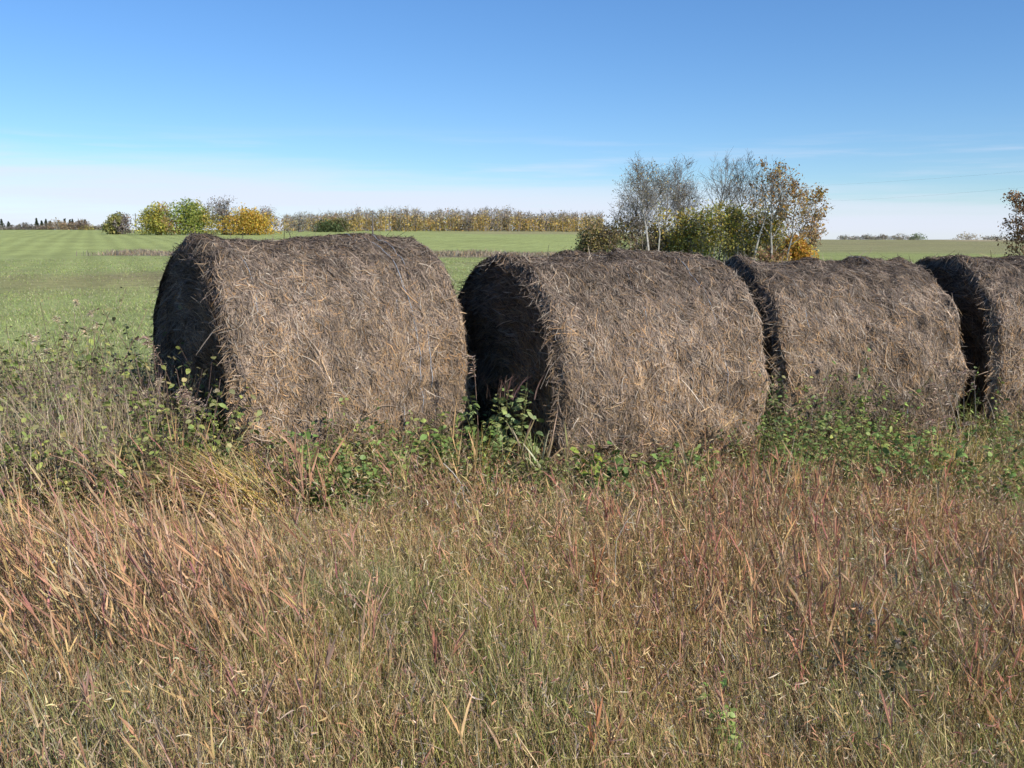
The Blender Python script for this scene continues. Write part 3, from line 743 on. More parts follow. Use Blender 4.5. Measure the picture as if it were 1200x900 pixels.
X, Y = P(875, 2.9); plant('leafy_weed', X, Y, leafyplant, 'small lime-green leafy weed in the foreground meadow', 'weed', h=.27, w=.07, n=6, pal=[[.28, .38, .09], [.35, .44, .12]], wts=(1, 1), ls=(.016, .032), nl=20)
X, Y = P(1105, 6.35); plant('seeding_grass', X, Y, seedgrass, 'pale drooping grass plumes between the third and the rightmost bale', 'grass plant', h=.66, n=4, lean=(.15, 0), col=(.45, .38, .28))
X, Y = P(1150, 6.5); plant('seeding_grass', X, Y, seedgrass, 'grey seeding grass in front of the rightmost bale\'s dark end', 'grass plant', h=.92, n=6, lean=(-.15, 0), col=(.38, .33, .26))
X, Y = P(1125, 6.2); plant('bent_tussock', X, Y, tussock, 'dry yellow tussock before the gap left of the rightmost bale', 'grass plant', h=.60, n=130, lean=(.1, 0), spread=.13)
for px, d, h, n, lab in ((95, 7.0, 1.02, 5, 'group of tall thin dry stalks on the left verge against the green field'),
                    (45, 6.7, .86, 4, 'dry stalks at the left edge of the verge'),
                    (150, 5.9, .70, 4, 'grey-purple dry stalks between the tall stalks and the leftmost bale')):
    X, Y = P(px, d); plant('seeding_grass', X, Y, seedgrass, lab, 'grass plant', h=h, n=n, lean=(.05, 0), col=(.52, .44, .28), spread=.22, head=.22, droop=.3, hc=((.60, .50, .32), (.50, .40, .26), (.62, .54, .38)))
X, Y = P(728, 3.9); plant('dead_stalk', X, Y, twig, 'thin pale dead stalk with a bent tip in the mid meadow', 'dead stalk', pts=[(0, 0, 0), (-.005, 0, .22), (0, 0, .42), (.04, 0, .50), (.075, 0, .54)], r=.0022, forks=[[(.04, 0, .50), (.08, .01, .49)]])
X, Y = P(1172, 3.1); plant('dead_stalk', X, Y, twig, 'dark forked dead twig in the grass at the right edge', 'dead stalk', pts=[(0, 0, 0), (.01, 0, .16), (.03, 0, .30)], r=.0025, col=(.16, .10, .07), forks=[[(.01, 0, .16), (.06, 0, .27)], [(.02, 0, .22), (-.01, 0, .29)]])
X, Y = P(528, 5.1); plant('dead_stalk', X, Y, twig, 'white slanting dead stick below the leftmost bale\'s right foot', 'dead stalk', pts=[(0, 0, .20), (.05, 0, .30), (.0, 0, .37), (-.05, 0, .42)], r=.004, col=(.6, .54, .46), forks=[[(.05, 0, .30), (.07, 0, .1), (.07, 0, 0)]])

# ------------------------------------------------------------------ trees
def tubes(segs, sides=4):
    A = np.array([s[0] for s in segs], float); B = np.array([s[1] for s in segs], float)
    ra = np.array([s[2] for s in segs]); rb = np.array([s[3] for s in segs]); col = np.array([s[4] for s in segs], float)
    d = norm(B - A); ref = np.where(np.abs(d[:, 2:]) > .9, np.array([[1., 0, 0]]), np.array([[0, 0, 1.]]))
    u = norm(np.cross(d, ref)); v = np.cross(d, u); a = np.arange(sides) * 2 * np.pi / sides
    ring = np.cos(a)[None, :, None] * u[:, None] + np.sin(a)[None, :, None] * v[:, None]
    V = np.stack([A[:, None] + ring * ra[:, None, None], B[:, None] + ring * rb[:, None, None]], 1)
    n = len(segs); I = (np.arange(n) * sides * 2)[:, None]; J = np.arange(sides)[None]; J2 = (J + 1) % sides
    Q = np.stack([I + J, I + J2, I + sides + J2, I + sides + J], -1).reshape(-1, 4)
    return V.reshape(-1, 3), Q, np.repeat(col, sides * 2, 0)
def leaves(Pts, size, cols):
    n = len(Pts); a = norm(R.normal(0, 1, (n, 3)) + np.array([[0, 0, -.2]])); b = norm(np.cross(a, R.normal(0, 1, (n, 3))))
    s = (size * np.exp(R.normal(0, .3, n)))[:, None]
    V = np.stack([Pts - a * s, Pts + b * s * .6, Pts + a * s, Pts - b * s * .6], 1).reshape(-1, 3)
    Q = np.arange(n * 4).reshape(-1, 4)
    return V, Q, np.repeat(cols, 4, 0)
class Tree:
    def __init__(s, rnd): s.r = rnd; s.seg = []; s.twig = []; s.tips = []
    def grow(s, p, d, L, r, lev, maxlev, bark, up, nch, ang, hmax):
        n = 5 if lev < 2 else 3; step = L / n; pts = [p.copy()]
        for i in range(n):
            d = d + np.array([s.r.gauss(0, .09 + .04 * lev), s.r.gauss(0, .09 + .04 * lev), s.r.gauss(0, .05) + up * .10])
            d = d / np.linalg.norm(d); q = p + d * step
            r2 = max(r * (1 - .75 * (i + 1) / n) if lev else r * (1 - .85 * (i + 1) / n), .005)
            r1 = max(r * (1 - .75 * i / n) if lev else r * (1 - .85 * i / n), .006)
            dark = .55 + .45 * min(1, r1 / .05)
            (s.seg if lev < 2 else s.twig).append((p, q, r1, r2, np.array(bark) * dark))
            p = q; pts.append(p.copy())
            if lev >= 1: s.tips.append((p.copy(), lev))
        if lev < maxlev:
            k = nch[lev]
            for j in range(k):
                f = (s.crown + (1 - s.crown) * (j + s.r.random()) / k) if lev == 0 else s.r.uniform(.25, 1)
                x = f * n; i = min(int(x), n - 1); w = x - i; q = pts[i] * (1 - w) + pts[i + 1] * w
                az = s.r.uniform(0, 6.283) if lev else j * 2.4 + s.r.uniform(-.5, .5)
                ax = pts[i + 1] - pts[i]; ax = ax / np.linalg.norm(ax)
                o = np.array([math.cos(az), math.sin(az), 0]) ; o = o - ax * o.dot(ax); o /= np.linalg.norm(o) + 1e-9
                a = rad(ang * s.r.uniform(.7, 1.3)); dd = ax * math.cos(a) + o * math.sin(a)
                l = L * (s.side * (1.05 - .75 * f) if lev == 0 else .55) * s.r.uniform(.75, 1.2)
                rr = max(r * (1 - .8 * f) * .6, .008)
                s.grow(q, dd, l, rr, lev + 1, maxlev, bark, up, nch, ang, hmax)
def tree(name, px, d, top, label, cat='tree', width=None, bark=(.42, .39, .34), crown=.35, side=.55, nch=(14, 6, 4), ang=42, up=.8,
         lpal=None, lw=None, nleaf=0, lsize=.05, scat=.18, r0=None, stems=1, group=None, leafz=(0, 1), maxlev=3, base=None, seed=None, dy=0.):
    seed = seed if seed is not None else int(px * 7 + d)
    rnd = random.Random(seed)
    x = at(px, d); y = d + dy; z = float(zg(x, y)); zt = zat(top, d)
    h = zt - z
    root = empty(name, (x, y, z)); tag(root, label, cat, group)
    T = Tree(rnd); T.crown = crown; T.side = side
    for k in range(stems):
        o = np.array([rnd.gauss(0, .05 * h), rnd.gauss(0, .05 * h), 0]) if stems > 1 else np.zeros(3)
        dr = np.array([o[0] * .35 / max(h * .1, .1) * .35 + rnd.gauss(0, .03), rnd.gauss(0, .05), 1.]); dr /= np.linalg.norm(dr)
        hh = h * (rnd.uniform(.72, .95) if k else .97)
        T.grow(o + np.array([0, 0, -.1]), dr, hh * .93, (r0 or .014 * h) * (1 if k == 0 else .8), 0, maxlev, bark, up, nch, ang, hh)
    V, Q, c = tubes(T.seg, 5)
    mesh('trunk', V, Q, M_BARK, root, col=c)
    parts = []
    if T.twig: parts.append(tubes(T.twig, 3))
    if nleaf:
        tp = np.array([t[0] for t in T.tips if t[1] >= 1]); zz = tp[:, 2] / h
        tp = tp[(zz >= leafz[0]) & (zz <= leafz[1])]
        if len(tp):
            # whole sprays keep or lose their leaves together
            w = np.exp(1.1 * noise(tp[:, 0] * 1.3 + seed, tp[:, 1] * 1.3, tp[:, 2] * 1.3)); w /= w.sum()
            ii = R.choice(len(tp), nleaf, p=w); Pt = tp[ii] + R.normal(0, scat, (nleaf, 3)); Pt[:, 2] = np.maximum(Pt[:, 2], .1)
            cc = pick(lpal, lw, nleaf, .22); cc *= (1 + .25 * noise(Pt[:, 0] * .9, Pt[:, 1] * .9 + seed, Pt[:, 2] * .9))[:, None]
            parts.append(leaves(Pt, np.full(nleaf, lsize), cc))
    V, Q, c = merge(parts)
    mesh('crown', V, Q, M_TREELEAF, root, col=c)
    return root
def bush(name, px, d, top, wpx, label, lpal, lw, n=1500, cat='bush', lsize=.09, group=None, bare=0, fill=.8, lumps=9, shift_y=0., basefrac=.0, bark=(.25, .21, .18), half=None):
    x = at(px, d); y = d + shift_y; z = float(zg(x, y)); h = zat(top, d) - z; w = wpx / 1150. * d / 2 * (1.2 if d > 150 else 1.05); n = int(n * (3.2 if d > 150 else 2.3)); lsize = lsize * (.6 if d > 150 else 1.2)
    root = empty(name, (x, y, z)); tag(root, label, cat, group)
    rnd = random.Random(int(px * 3 + d))
    seg = []
    L = []
    for i in range(lumps):
        a = rnd.uniform(0, 6.28); q = rnd.uniform(.0, .62); f = rnd.uniform(.25, .78)
        L.append((np.array([math.cos(a) * q * w, math.sin(a) * q * w * .8, h * f]), rnd.uniform(.35, .5) * min(w, h * .6)))
    L.append((np.array([rnd.uniform(-.2, .2) * w, 0, h * .74]), .36 * min(w, h * .7)))
    L.append((np.array([0, 0, h * .3]), .7 * w))
    L.append((np.array([-.42 * w, 0, h * .26]), .52 * w)); L.append((np.array([.42 * w, 0, h * .26]), .52 * w)); L.append((np.array([-.1 * w, 0, h * .55]), .5 * w))
    for i in range(16):
        c0, rr = L[rnd.randrange(len(L))]; tgt = c0 + np.array([rnd.gauss(0, .3), rnd.gauss(0, .3), rnd.gauss(.2, .3)]) * rr
        b = np.array([rnd.gauss(0, .08) * w, rnd.gauss(0, .08) * w, -.1]); mid = (b + tgt) / 2 + np.array([rnd.gauss(0, .08) * w, 0, .1 * h])
        r = .010 * h; seg.append((b, mid, r * 1.5, r, np.array(bark))); seg.append((mid, tgt, r, r * .4, np.array(bark)))
    V, Q, c = tubes(seg, 4); mesh('trunk', V, Q, M_BARK, root, col=c)
    vol = np.array([l[1] ** 2 for l in L]); ii = R.choice(len(L), n, p=vol / vol.sum())
    C0 = np.array([l[0] for l in L])[ii]; RR = np.array([l[1] for l in L])[ii]
    dirs = norm(R.normal(0, 1, (n, 3))); rad_ = (R.random(n) ** .45) * (1 + .22 * noise(dirs[:, 0] * 3 + ii, dirs[:, 1] * 3, dirs[:, 2] * 3)) + np.abs(R.normal(0, .07, n))
    Pt = C0 + dirs * (RR * rad_)[:, None] * np.array([[1, 1, 1.05]])
    Pt[:, 2] *= h * .97 / np.percentile(Pt[:, 2], 99.6); Pt[:, 0] *= w / np.percentile(np.abs(Pt[:, 0]), 98.5)
    ok = (Pt[:, 2] > .02 * h) & (noise(Pt[:, 0] * 2.2 / w + px, Pt[:, 1] * 2.2 / w, Pt[:, 2] * 2.2 / w) > -fill); Pt = Pt[ok]; n = len(Pt)
    cc = pick(lpal, lw, n, .2) * (1.3 if 'spruce' not in name else 1)
    if half is not None:   # a second colour on the right half of the crown
        m = Pt[:, 0] + .35 * w * noise(Pt[:, 0], Pt[:, 2], 3) > half[1] * w
        c2 = pick(half[0], [1] * len(half[0]), n, .2) * 1.3; cc = np.where(m[:, None], c2, cc)
    cc *= (1 + .2 * noise(Pt[:, 0] * 2.5 / w, Pt[:, 1] * 2.5 / w, Pt[:, 2] * 2.5 / w + px))[:, None]
    parts = [leaves(Pt, np.full(n, lsize), cc)]
    if bare:
        Nt = bare; dr = norm(R.normal(0, 1, (Nt, 3)) * np.array([[1, 1, .5]]) + np.array([[0, 0, .9]])); p0 = C0[R.integers(0, len(C0), Nt)] * np.array([[.8, .8, 1]])
        l = R.uniform(.1, .3, Nt) * h
        tw = [(p0[i], p0[i] + dr[i] * l[i], .0035 * h, .0015 * h, np.array([.30, .27, .25]) * rnd.uniform(.7, 1.2)) for i in range(Nt)]
        parts.append(tubes(tw, 3))
    V, Q, c = merge(parts); mesh('crown', V, Q, M_TREELEAF, root, col=c)
    return root

PALEBARK = (.36, .335, .30); GREYBARK = (.34, .31, .28)
YEL = [[.62, .44, .09], [.52, .45, .11], [.34, .36, .09]]; ORG = [[.52, .28, .05], [.50, .36, .08], [.38, .20, .06]]
OLV = [[.40, .38, .11], [.52, .46, .12], [.30, .30, .10], [.60, .44, .10]]; RUST = [[.36, .23, .12], [.44, .30, .14], [.26, .17, .10]]
AG = 'autumn aspens in the clump behind the bales'
tree('bare_aspen', 751, 67, 203, 'slender grey aspen between the second bare aspen and the white-trunked one', group=AG, bark=(.46, .42, .37), side=.5, nch=(15, 6, 5), stems=2, seed=5, lpal=[[.34, .28, .18]], lw=[1], lsize=.045, nleaf=500)
tree('bare_aspen', 781, 65, 196, 'pale slender aspen between the white-trunked one and the clump\'s dip', group=AG, bark=PALEBARK, side=.48, nch=(15, 6, 5), stems=2, seed=9, crown=.4, lpal=[[.34, .28, .18]], lw=[1], lsize=.045, nleaf=350)
bare = dict(lpal=[[.40, .33, .20], [.34, .27, .17], [.56, .42, .14]], lw=[2, 2, 1], lsize=.045, nleaf=500)
tree('bare_aspen', 712, 66, 218, 'thin leafless white-stemmed aspen at the left side of the clump', group=AG, bark=PALEBARK, side=.32, nch=(11, 4, 3), ang=35, **{**bare, 'nleaf': 90})
tree('bare_aspen', 738, 65, 213, 'grey-brown bare aspen second from the left of the clump', group=AG, bark=(.46, .42, .37), side=.5, nch=(15, 7, 4), stems=2, **bare)
tree('bare_aspen', 766, 60, 191, 'broad bare aspen with several white trunks left of the clump\'s dip', group=AG, bark=PALEBARK, side=.66, nch=(15, 7, 4), ang=44, stems=2, crown=.45, **{**bare, 'nleaf': 900})
tree('bare_aspen', 801, 66, 189, 'tall bare aspen just left of the low dip in the clump', group=AG, bark=(.46, .42, .38), side=.62, nch=(17, 6, 5), ang=40, stems=2, crown=.4, **{**bare, 'nleaf': 160})
tree('bare_aspen', 836, 66, 187, 'tall grey bare aspen just right of the clump\'s dip', group=AG, bark=(.5, .46, .41), side=.58, nch=(15, 6, 5), ang=34, stems=2, crown=.45, **{**bare, 'nleaf': 100})
tree('bare_aspen', 863, 63, 190, 'dark-limbed bare aspen rising over yellow young trees', group=AG, bark=(.26, .24, .22), side=.55, nch=(15, 7, 5), ang=40, crown=.45, **{**bare, 'nleaf': 60})
tree('bare_aspen', 884, 59, 194, 'bare aspen next to the tall orange-leaved one', group=AG, bark=PALEBARK, side=.42, nch=(14, 6, 5), ang=36, crown=.45, **{**bare, 'nleaf': 120})
tree('orange_aspen', 914, 59, 191, 'tallest orange-leaved aspen at the right side of the clump', group=AG, stems=2, bark=(.36, .335, .30), side=.5, nch=(15, 6, 4), crown=.25, lpal=RUST + ORG, lw=[3, 4, 2, 1, 1, 1], nleaf=2300, lsize=.065, scat=.16)
tree('orange_aspen', 933, 63, 214, 'thinner rusty aspen right of the tallest orange one', group=AG, bark=(.45, .40, .34), side=.45, nch=(11, 6, 4), crown=.2, lpal=RUST + ORG, lw=[2, 2, 1, 1, 2, 1], nleaf=1100, lsize=.065, scat=.15)
tree('orange_aspen', 952, 64, 246, 'small pointed orange-brown tree at the right end of the clump', group=AG, bark=(.35, .3, .25), side=.35, nch=(12, 5, 3), crown=.1, lpal=RUST, lw=[1, 1, 1], nleaf=1300, lsize=.06, scat=.12)
for (px, d, t, ty, n, lab) in ((790, 62, 240, 0, 1500, 'young aspen with yellow-orange leaves right of the white trunks'),
                        (812, 61, 246, 1, 1700, 'olive young aspen beneath the clump\'s dip'),
                        (832, 60, 240, 1, 1900, 'yellow-olive young aspen just right of the clump\'s dip'),
                        (850, 61, 236, 0, 1700, 'young yellow aspen under the bare tall ones'),
                        (870, 60, 242, 1, 1700, 'olive-yellow young aspen left of the tallest orange aspen'),
                        (893, 61, 238, 1, 1300, 'thin-leaved young aspen by the pale leaning trunks'),
                        (908, 60, 246, 0, 1300, 'young yellow aspen at the foot of the tallest orange one')):
    tree('young_aspen', px, d, t, lab, group='young leafy aspens in the clump', bark=(.44, .42, .34), side=.50, nch=(13, 5, 3), crown=.10, stems=3, r0=.045,
         lpal=(YEL + OLV), lw=([1, 2, 2, 2, 3, 1, 2] if ty else [4, 3, 1, 1, 2, .5, 2]), nleaf=n, lsize=.07, scat=.2)
bush('round_shrub', 692, 62, 270, 30, 'low dark olive shrub at the clump\'s left foot', [[.12, .13, .06], [.20, .17, .08]], [1, 1], 1500, lsize=.06, bare=100, fill=.4)
bush('round_shrub', 714, 61, 253, 66, 'brown and olive shrub under the thin white aspen', [[.24, .18, .10], [.16, .14, .07], [.32, .25, .08]], [2, 2, 1], 2300, lsize=.055, bare=260, fill=.3, lumps=14)
bush('round_shrub', 776, 63, 262, 44, 'low twiggy brown shrub right of the white trunks', [[.24, .19, .12], [.2, .17, .10], [.34, .28, .1]], [2, 2, 1], 1700, lsize=.055, bare=260, fill=.3, lumps=12)
bush('round_shrub', 752, 62, 250, 70, 'grey-brown twiggy shrub under the white trunks', [[.22, .17, .11], [.18, .15, .09]], [1, 1], 2000, lsize=.05, bare=420, fill=.25, lumps=14)
bush('round_shrub', 812, 62, 268, 74, 'low olive and yellow brush among the stems beneath the clump\'s dip', [[.38, .35, .10], [.26, .25, .09], [.50, .38, .10]], [2, 2, 1], 1500, lsize=.055, bare=200, fill=.3, lumps=14)
bush('round_shrub', 872, 62, 270, 74, 'low brown-olive brush between the dip and the pale leaning trunks', [[.34, .28, .12], [.26, .22, .10], [.46, .36, .10]], [2, 2, 1], 1400, lsize=.055, bare=220, fill=.3, lumps=14)
bush('round_shrub', 932, 61, 276, 44, 'orange-yellow rounded shrub at the clump\'s right foot', ORG, [2, 2, 1], 2600, lsize=.065)
bush('round_shrub', 905, 59, 285, 40, 'low reddish brown brush beneath the orange aspens', [[.30, .18, .11], [.34, .27, .12]], [1, 1], 900, lsize=.055, bare=120, fill=.3)
# tree at the right edge
tree('rusty_tree', 1212, 34, 222, 'rusty-leaved tree cut off by the right edge of the photo', bark=(.20, .16, .13), side=.42, nch=(15, 6, 4), crown=.1, ang=45, lpal=[[.22, .12, .07], [.30, .18, .09], [.16, .10, .06], [.36, .24, .1]], lw=[3, 2, 2, 1], nleaf=3200, lsize=.04, scat=.11)

# grove on the rise at the left
GG = 'trees of the grove above the left bale'
bush('broadleaf_tree', 138, 205, 249, 27, 'lone small olive tree standing left of the grove', [[.22, .22, .08], [.30, .27, .09]], [1, 1], 1400, 'tree', .28, bare=80, half=([[.27, .22, .19], [.22, .19, .17]], .15))
bush('broadleaf_tree', 187, 196, 238, 44, 'leftmost grove tree, yellow-green turning rust on its right', [[.34, .33, .08], [.46, .40, .09], [.22, .23, .07]], [2, 2, 1], 2600, 'tree', .26, GG, half=([[.38, .25, .12], [.33, .22, .12], [.38, .32, .09]], .25))
bush('broadleaf_tree', 228, 196, 233, 50, 'tall green tree with yellowing side, second in the grove', [[.24, .30, .07], [.36, .37, .09], [.16, .21, .06]], [2, 2, 1], 3000, 'tree', .26, GG, half=([[.42, .34, .08], [.30, .30, .08]], .35))
bush('bare_tree', 264, 198, 229, 48, 'tallest grey nearly bare tree in the grove', [[.26, .22, .17], [.20, .17, .14]], [1, 1], 1700, 'tree', .20, GG, bare=520, fill=.35)
bush('golden_tree', 290, 192, 243, 54, 'golden yellow spreading tree low behind the left bale', [[.50, .34, .06], [.44, .28, .06], [.36, .32, .08]], [3, 2, 1], 2800, 'tree', .26, GG, lumps=12)
bush('bare_tree', 314, 225, 240, 44, 'brown-grey leafless tree behind the golden one', [[.28, .21, .17], [.22, .17, .14]], [1, 1], 1200, 'tree', .2, GG, bare=420, fill=.3)
bush('bare_tree', 352, 260, 247, 32, 'pale bare tree between the grove and the yellow wood', [[.30, .28, .23]], [1], 700, 'tree', .2, bare=300, fill=.3)
bush('dark_bush', 384, 262, 257, 30, 'dark green bush at the left end of the yellow wood', [[.09, .12, .05], [.12, .14, .06]], [1, 1], 900, lsize=.35)
bush('dark_bush', 400, 264, 255, 20, 'smaller olive bush beside the dark green one', [[.16, .15, .06], [.12, .12, .05]], [1, 1], 600, lsize=.32)
# spruces and bare trees at the far left
def spruce(px, d, top, label, wpx=7):
    x = at(px, d); z = float(zg(x, d)); h = zat(top, d) - z; w = wpx / 1150. * d / 2
    root = empty('spruce', (x, d, z)); tag(root, label, 'spruce', 'far dark spruces at the left')
    V, Q, c = tubes([(np.array([0, 0, -.2]), np.array([0, 0, h]), .12, .03, np.array([.12, .09, .07]))], 5); mesh('trunk', V, Q, M_BARK, root, col=c)
    n = 420; f = R.random(n) ** .8; rr = 1.5 * w * (1 - f) * (.75 + .35 * np.sin(f * 34)) * R.random(n) ** .4; a = R.uniform(0, 6.28, n)
    Pt = np.stack([np.cos(a) * rr, np.sin(a) * rr, h * (.06 + .94 * f) - rr * .25], -1)
    V, Q, c = leaves(Pt, np.full(n, .26), pick([[.035, .055, .035], [.05, .07, .04]], [1, 1], n)); mesh('crown', V, Q, M_TREELEAF, root, col=c)
SP = [(3, 257, 8), (11, 260, 8), (44, 256, 7), (50, 259, 6), (55, 257, 6), (60, 259, 7), (77, 257, 7), (83, 258, 7), (86, 257, 6), (93, 260, 7), (101, 258, 9), (32, 262, 5)]
SN = ['dark spruce at the very left edge', 'dark spruce just right of the one at the left edge', 'first dark spruce of the far wood\'s left cluster', 'second dark spruce of the far wood\'s left cluster', 'third dark spruce of the far wood\'s left cluster', 'last dark spruce of the far wood\'s left cluster',
      'first dark spruce of the far wood\'s right cluster', 'second dark spruce of the far wood\'s right cluster', 'third dark spruce of the far wood\'s right cluster', 'fourth dark spruce of the far wood\'s right cluster', 'broadest dark spruce closing the far wood on the right', 'small spruce alone between the left edge and the far wood']
for (px, t, w), nm in zip(SP, SN): spruce(px, 322, t, nm, w)
FB = [(8, 264, 14, 0), (20, 266, 12, 0), (30, 263, 13, 0), (41, 265, 13, 0), (55, 264, 16, 1), (68, 259, 17, 2), (80, 261, 16, 2), (92, 262, 14, 1), (106, 266, 15, 3), (117, 266, 12, 0), (98, 259, 12, 1), (126, 265, 8, 0)]
FN = ['grey bare', 'low grey', 'thin grey', 'second thin grey', 'wide brown-grey', 'tan-brown rounded', 'second tan-brown', 'brownish', 'yellow', 'small grey', 'tall brown', 'last tiny grey']
NX = ['below the leftmost spruce', 'between the edge spruces and the far wood', 'left of the small lone spruce', 'at the far wood\'s left tip', 'under the left spruce cluster', 'between the two spruce clusters', 'under the right spruce cluster\'s start',
      'under the right spruce cluster\'s end', 'at the far wood\'s right foot', 'right of the yellow one', 'behind the broadest spruce', 'nearest the lone olive tree']
PL = [([[.25, .22, .19], [.2, .18, .15]], [1, 1]), ([[.27, .21, .16], [.22, .18, .13]], [1, 1]), ([[.34, .25, .14], [.27, .21, .14]], [1, 1]), ([[.40, .33, .10], [.34, .30, .12]], [1, 1])]
for (px, t, w, k), a, b in zip(FB, FN, NX):
    bush('far_tree', px, 312, t - 2.5, w * 1.35, a + ' tree ' + b, *PL[k], 320, 'tree', .30, 'far bare trees at the left', bare=50, fill=.5, lumps=5)
# far trees at the right
for px, t, w, k, d, lab in ((990, 274, 10, 0, 400, 'tiny far tree nearest the aspen clump at the right horizon'), (1002, 275, 8, 0, 400, 'tiny far tree, second from the aspen clump on the right horizon'), (1016, 274, 10, 1, 400, 'far grey tree at the start of the right horizon\'s middle row'),
                       (1026, 275, 9, 0, 400, 'far low tree in the right horizon\'s middle row'), (1035, 274, 8, 1, 400, 'far tree ending the right horizon\'s middle row'), (1048, 275, 9, 0, 395, 'far small tree left of the darker pair on the horizon'),
                       (1057, 273, 10, 1, 395, 'far taller dark tree just left of the round green bush'), (1076, 273, 11, 3, 380, 'round dark green bush on the right horizon'), (1068, 276, 6, 0, 390, 'tiny bush touching the round green bush'),
                       (1135, 272, 29, 2, 390, 'wide rounded rusty thicket on the right horizon'), (1158, 275, 10, 0, 400, 'small pale tree right of the rusty thicket'), (1170, 274, 12, 0, 400, 'pale tree behind the right-edge tree')):
    pal = [([[.34, .32, .26]], [1]), ([[.26, .25, .20], [.34, .30, .23]], [1, 1]), ([[.38, .30, .20], [.30, .27, .17]], [1, 1]), ([[.20, .24, .13]], [1])][k]
    bush('far_tree', px, d, t + (.9 if k == 0 else 0), w * (1.5 if w < 20 else 1), lab, *pal, 260, 'tree', .34, 'far trees on the right horizon', bare=60, fill=.35, lumps=4)

# the yellow wood: hundreds of thin aspens in one far belt
def wood():
    n = 900
    px = R.uniform(336, 705, n); d = R.uniform(285, 335, n)
    x = (px - 600) / 1150 * d; z = zg(x, d)
    g = noise(px / 22, 3.); h = (5.8 + .7 * g + R.normal(0, .55, n)) * np.where(px < 420, .82, 1) * (1 - .18 * sstep(600, 700, px))
    seg = []; Pt = []; C = []
    tpal = [[.42, .38, .33], [.34, .30, .27]]
    for i in range(n):
        b = np.array([x[i], d[i], z[i] - .2]); t = np.array([x[i] + R.normal(0, .25), d[i], z[i] + h[i]]); cb = np.array(tpal[i % 2])
        seg.append((b, (b + t) / 2, .09, .06, cb)); seg.append(((b + t) / 2, t, .06, .02, cb * .8))
        for j in range(7):
            f = R.uniform(.45, .98); p = b + (t - b) * f; a = R.uniform(0, 6.28)
            seg.append((p, p + np.array([math.cos(a) * .7, math.sin(a) * .7, R.uniform(.5, 1.2)]), .03, .015, cb * .65))
        yl = noise(px[i] / 9, 8.) + noise(px[i] / 35, 2.) * .8 + R.normal(0, .3)
        m = 40; f = R.uniform(.0, .72 if yl > -.4 else .55, m) ** .9
        Pt.append(np.stack([x[i] + R.normal(0, .55, m), d[i] + R.normal(0, .5, m), z[i] + h[i] * f], -1))
        if yl > -.4: c = pick([[.62, .43, .12], [.56, .44, .15], [.50, .35, .14]], [3, 2, 2], m)
        elif yl > -.9: c = pick([[.44, .33, .12], [.34, .29, .12], [.36, .25, .13]], [2, 2, 2], m)
        else: c = pick([[.24, .20, .14], [.20, .17, .12]], [1, 1], m)
        C.append(c)
        m = 9; Pt.append(np.stack([x[i] + R.normal(0, .5, m), d[i] + R.normal(0, .5, m), z[i] + h[i] * R.uniform(.55, 1.0, m)], -1)); C.append(pick([[.42, .35, .26], [.50, .39, .22]], [1, 1], m))
    V, Q, c = merge([tubes(seg, 3), leaves(np.concatenate(Pt), np.full(sum(len(p) for p in Pt), .24), np.concatenate(C))])
    tag(mesh('aspen_wood', V, Q, M_TREELEAF, col=c), 'far belt of yellow and grey aspen wood along the horizon', 'wood', kind='stuff')
wood()

# ------------------------------------------------------------------ poles and wires
def pole(px, d, top, label):
    x = at(px, d); z = float(zg(x, d)); h = zat(top, d) - z
    root = empty('utility_pole', (x, d, z)); tag(root, label, 'utility pole', 'far utility poles')
    bark = np.array([.13, .11, .10])
    V, Q, c = tubes([(np.array([0, 0, -.3]), np.array([0, 0, h]), .16, .11, bark)], 8); mesh('post', V, Q, M_POLE, root)
    V, Q, c = tubes([(np.array([-.9, -.14, h - .5]), np.array([.9, -.14, h - .5]), .06, .06, bark)], 4); mesh('crossarm', V, Q, M_POLE, root)
    for u in (-.8, 0, .8):
        V, Q, c = tubes([(np.array([u, -.14, h - .43]), np.array([u, -.14, h - .25]), .05, .03, bark)], 6); mesh('insulator', V, Q, M_WIRE, root)
pole(437, 170, 247, 'thin utility pole standing before the yellow wood')
pole(160, 300, 250, 'faint far pole between the lone olive tree and the grove')
def wire(p0, p1, sag, label, r):
    K = 60; seg = []
    mid = (np.array(p0) + np.array(p1)) / 2
    f = np.linspace(0, 1, K); P_ = np.array(p0)[None] * (1 - f[:, None]) + np.array(p1)[None] * f[:, None]; P_[:, 2] -= sag * 4 * f * (1 - f)
    seg = [(P_[i] - mid, P_[i + 1] - mid, r, r, np.zeros(3)) for i in range(K - 1)]
    V, Q, c = tubes(seg, 4); o = mesh('overhead_wire', V, Q, M_WIRE, smooth=True); o.location = mid
    tag(o, label, 'wire', 'overhead wires')
wire((at(850, 150), 150, zat(219, 150)), (at(1330, 60), 60, zat(188, 60)), .5, 'upper of two thin overhead wires in the right sky', .0035)
wire((at(900, 150), 150, zat(236, 150)), (at(1330, 60), 60, zat(206, 60)), .5, 'lower of two thin overhead wires in the right sky', .0035)

# ------------------------------------------------------------------ light, sky, camera
EL, AZ = 34.0, 50.0       # sun behind the photographer's right shoulder
sx, sy, sz = math.cos(rad(EL)) * math.sin(rad(AZ)), -math.cos(rad(EL)) * math.cos(rad(AZ)), math.sin(rad(EL))
sl = bpy.data.lights.new('sun', 'SUN'); sl.energy = 4.8; sl.angle = rad(.53); sl.color = (1.0, .95, .87)
so = bpy.data.objects.new('sun', sl); COL.objects.link(so); so.rotation_euler = Vector((sx, sy, sz)).to_track_quat('Z', 'Y').to_euler(); so.location = (20, -20, 30)

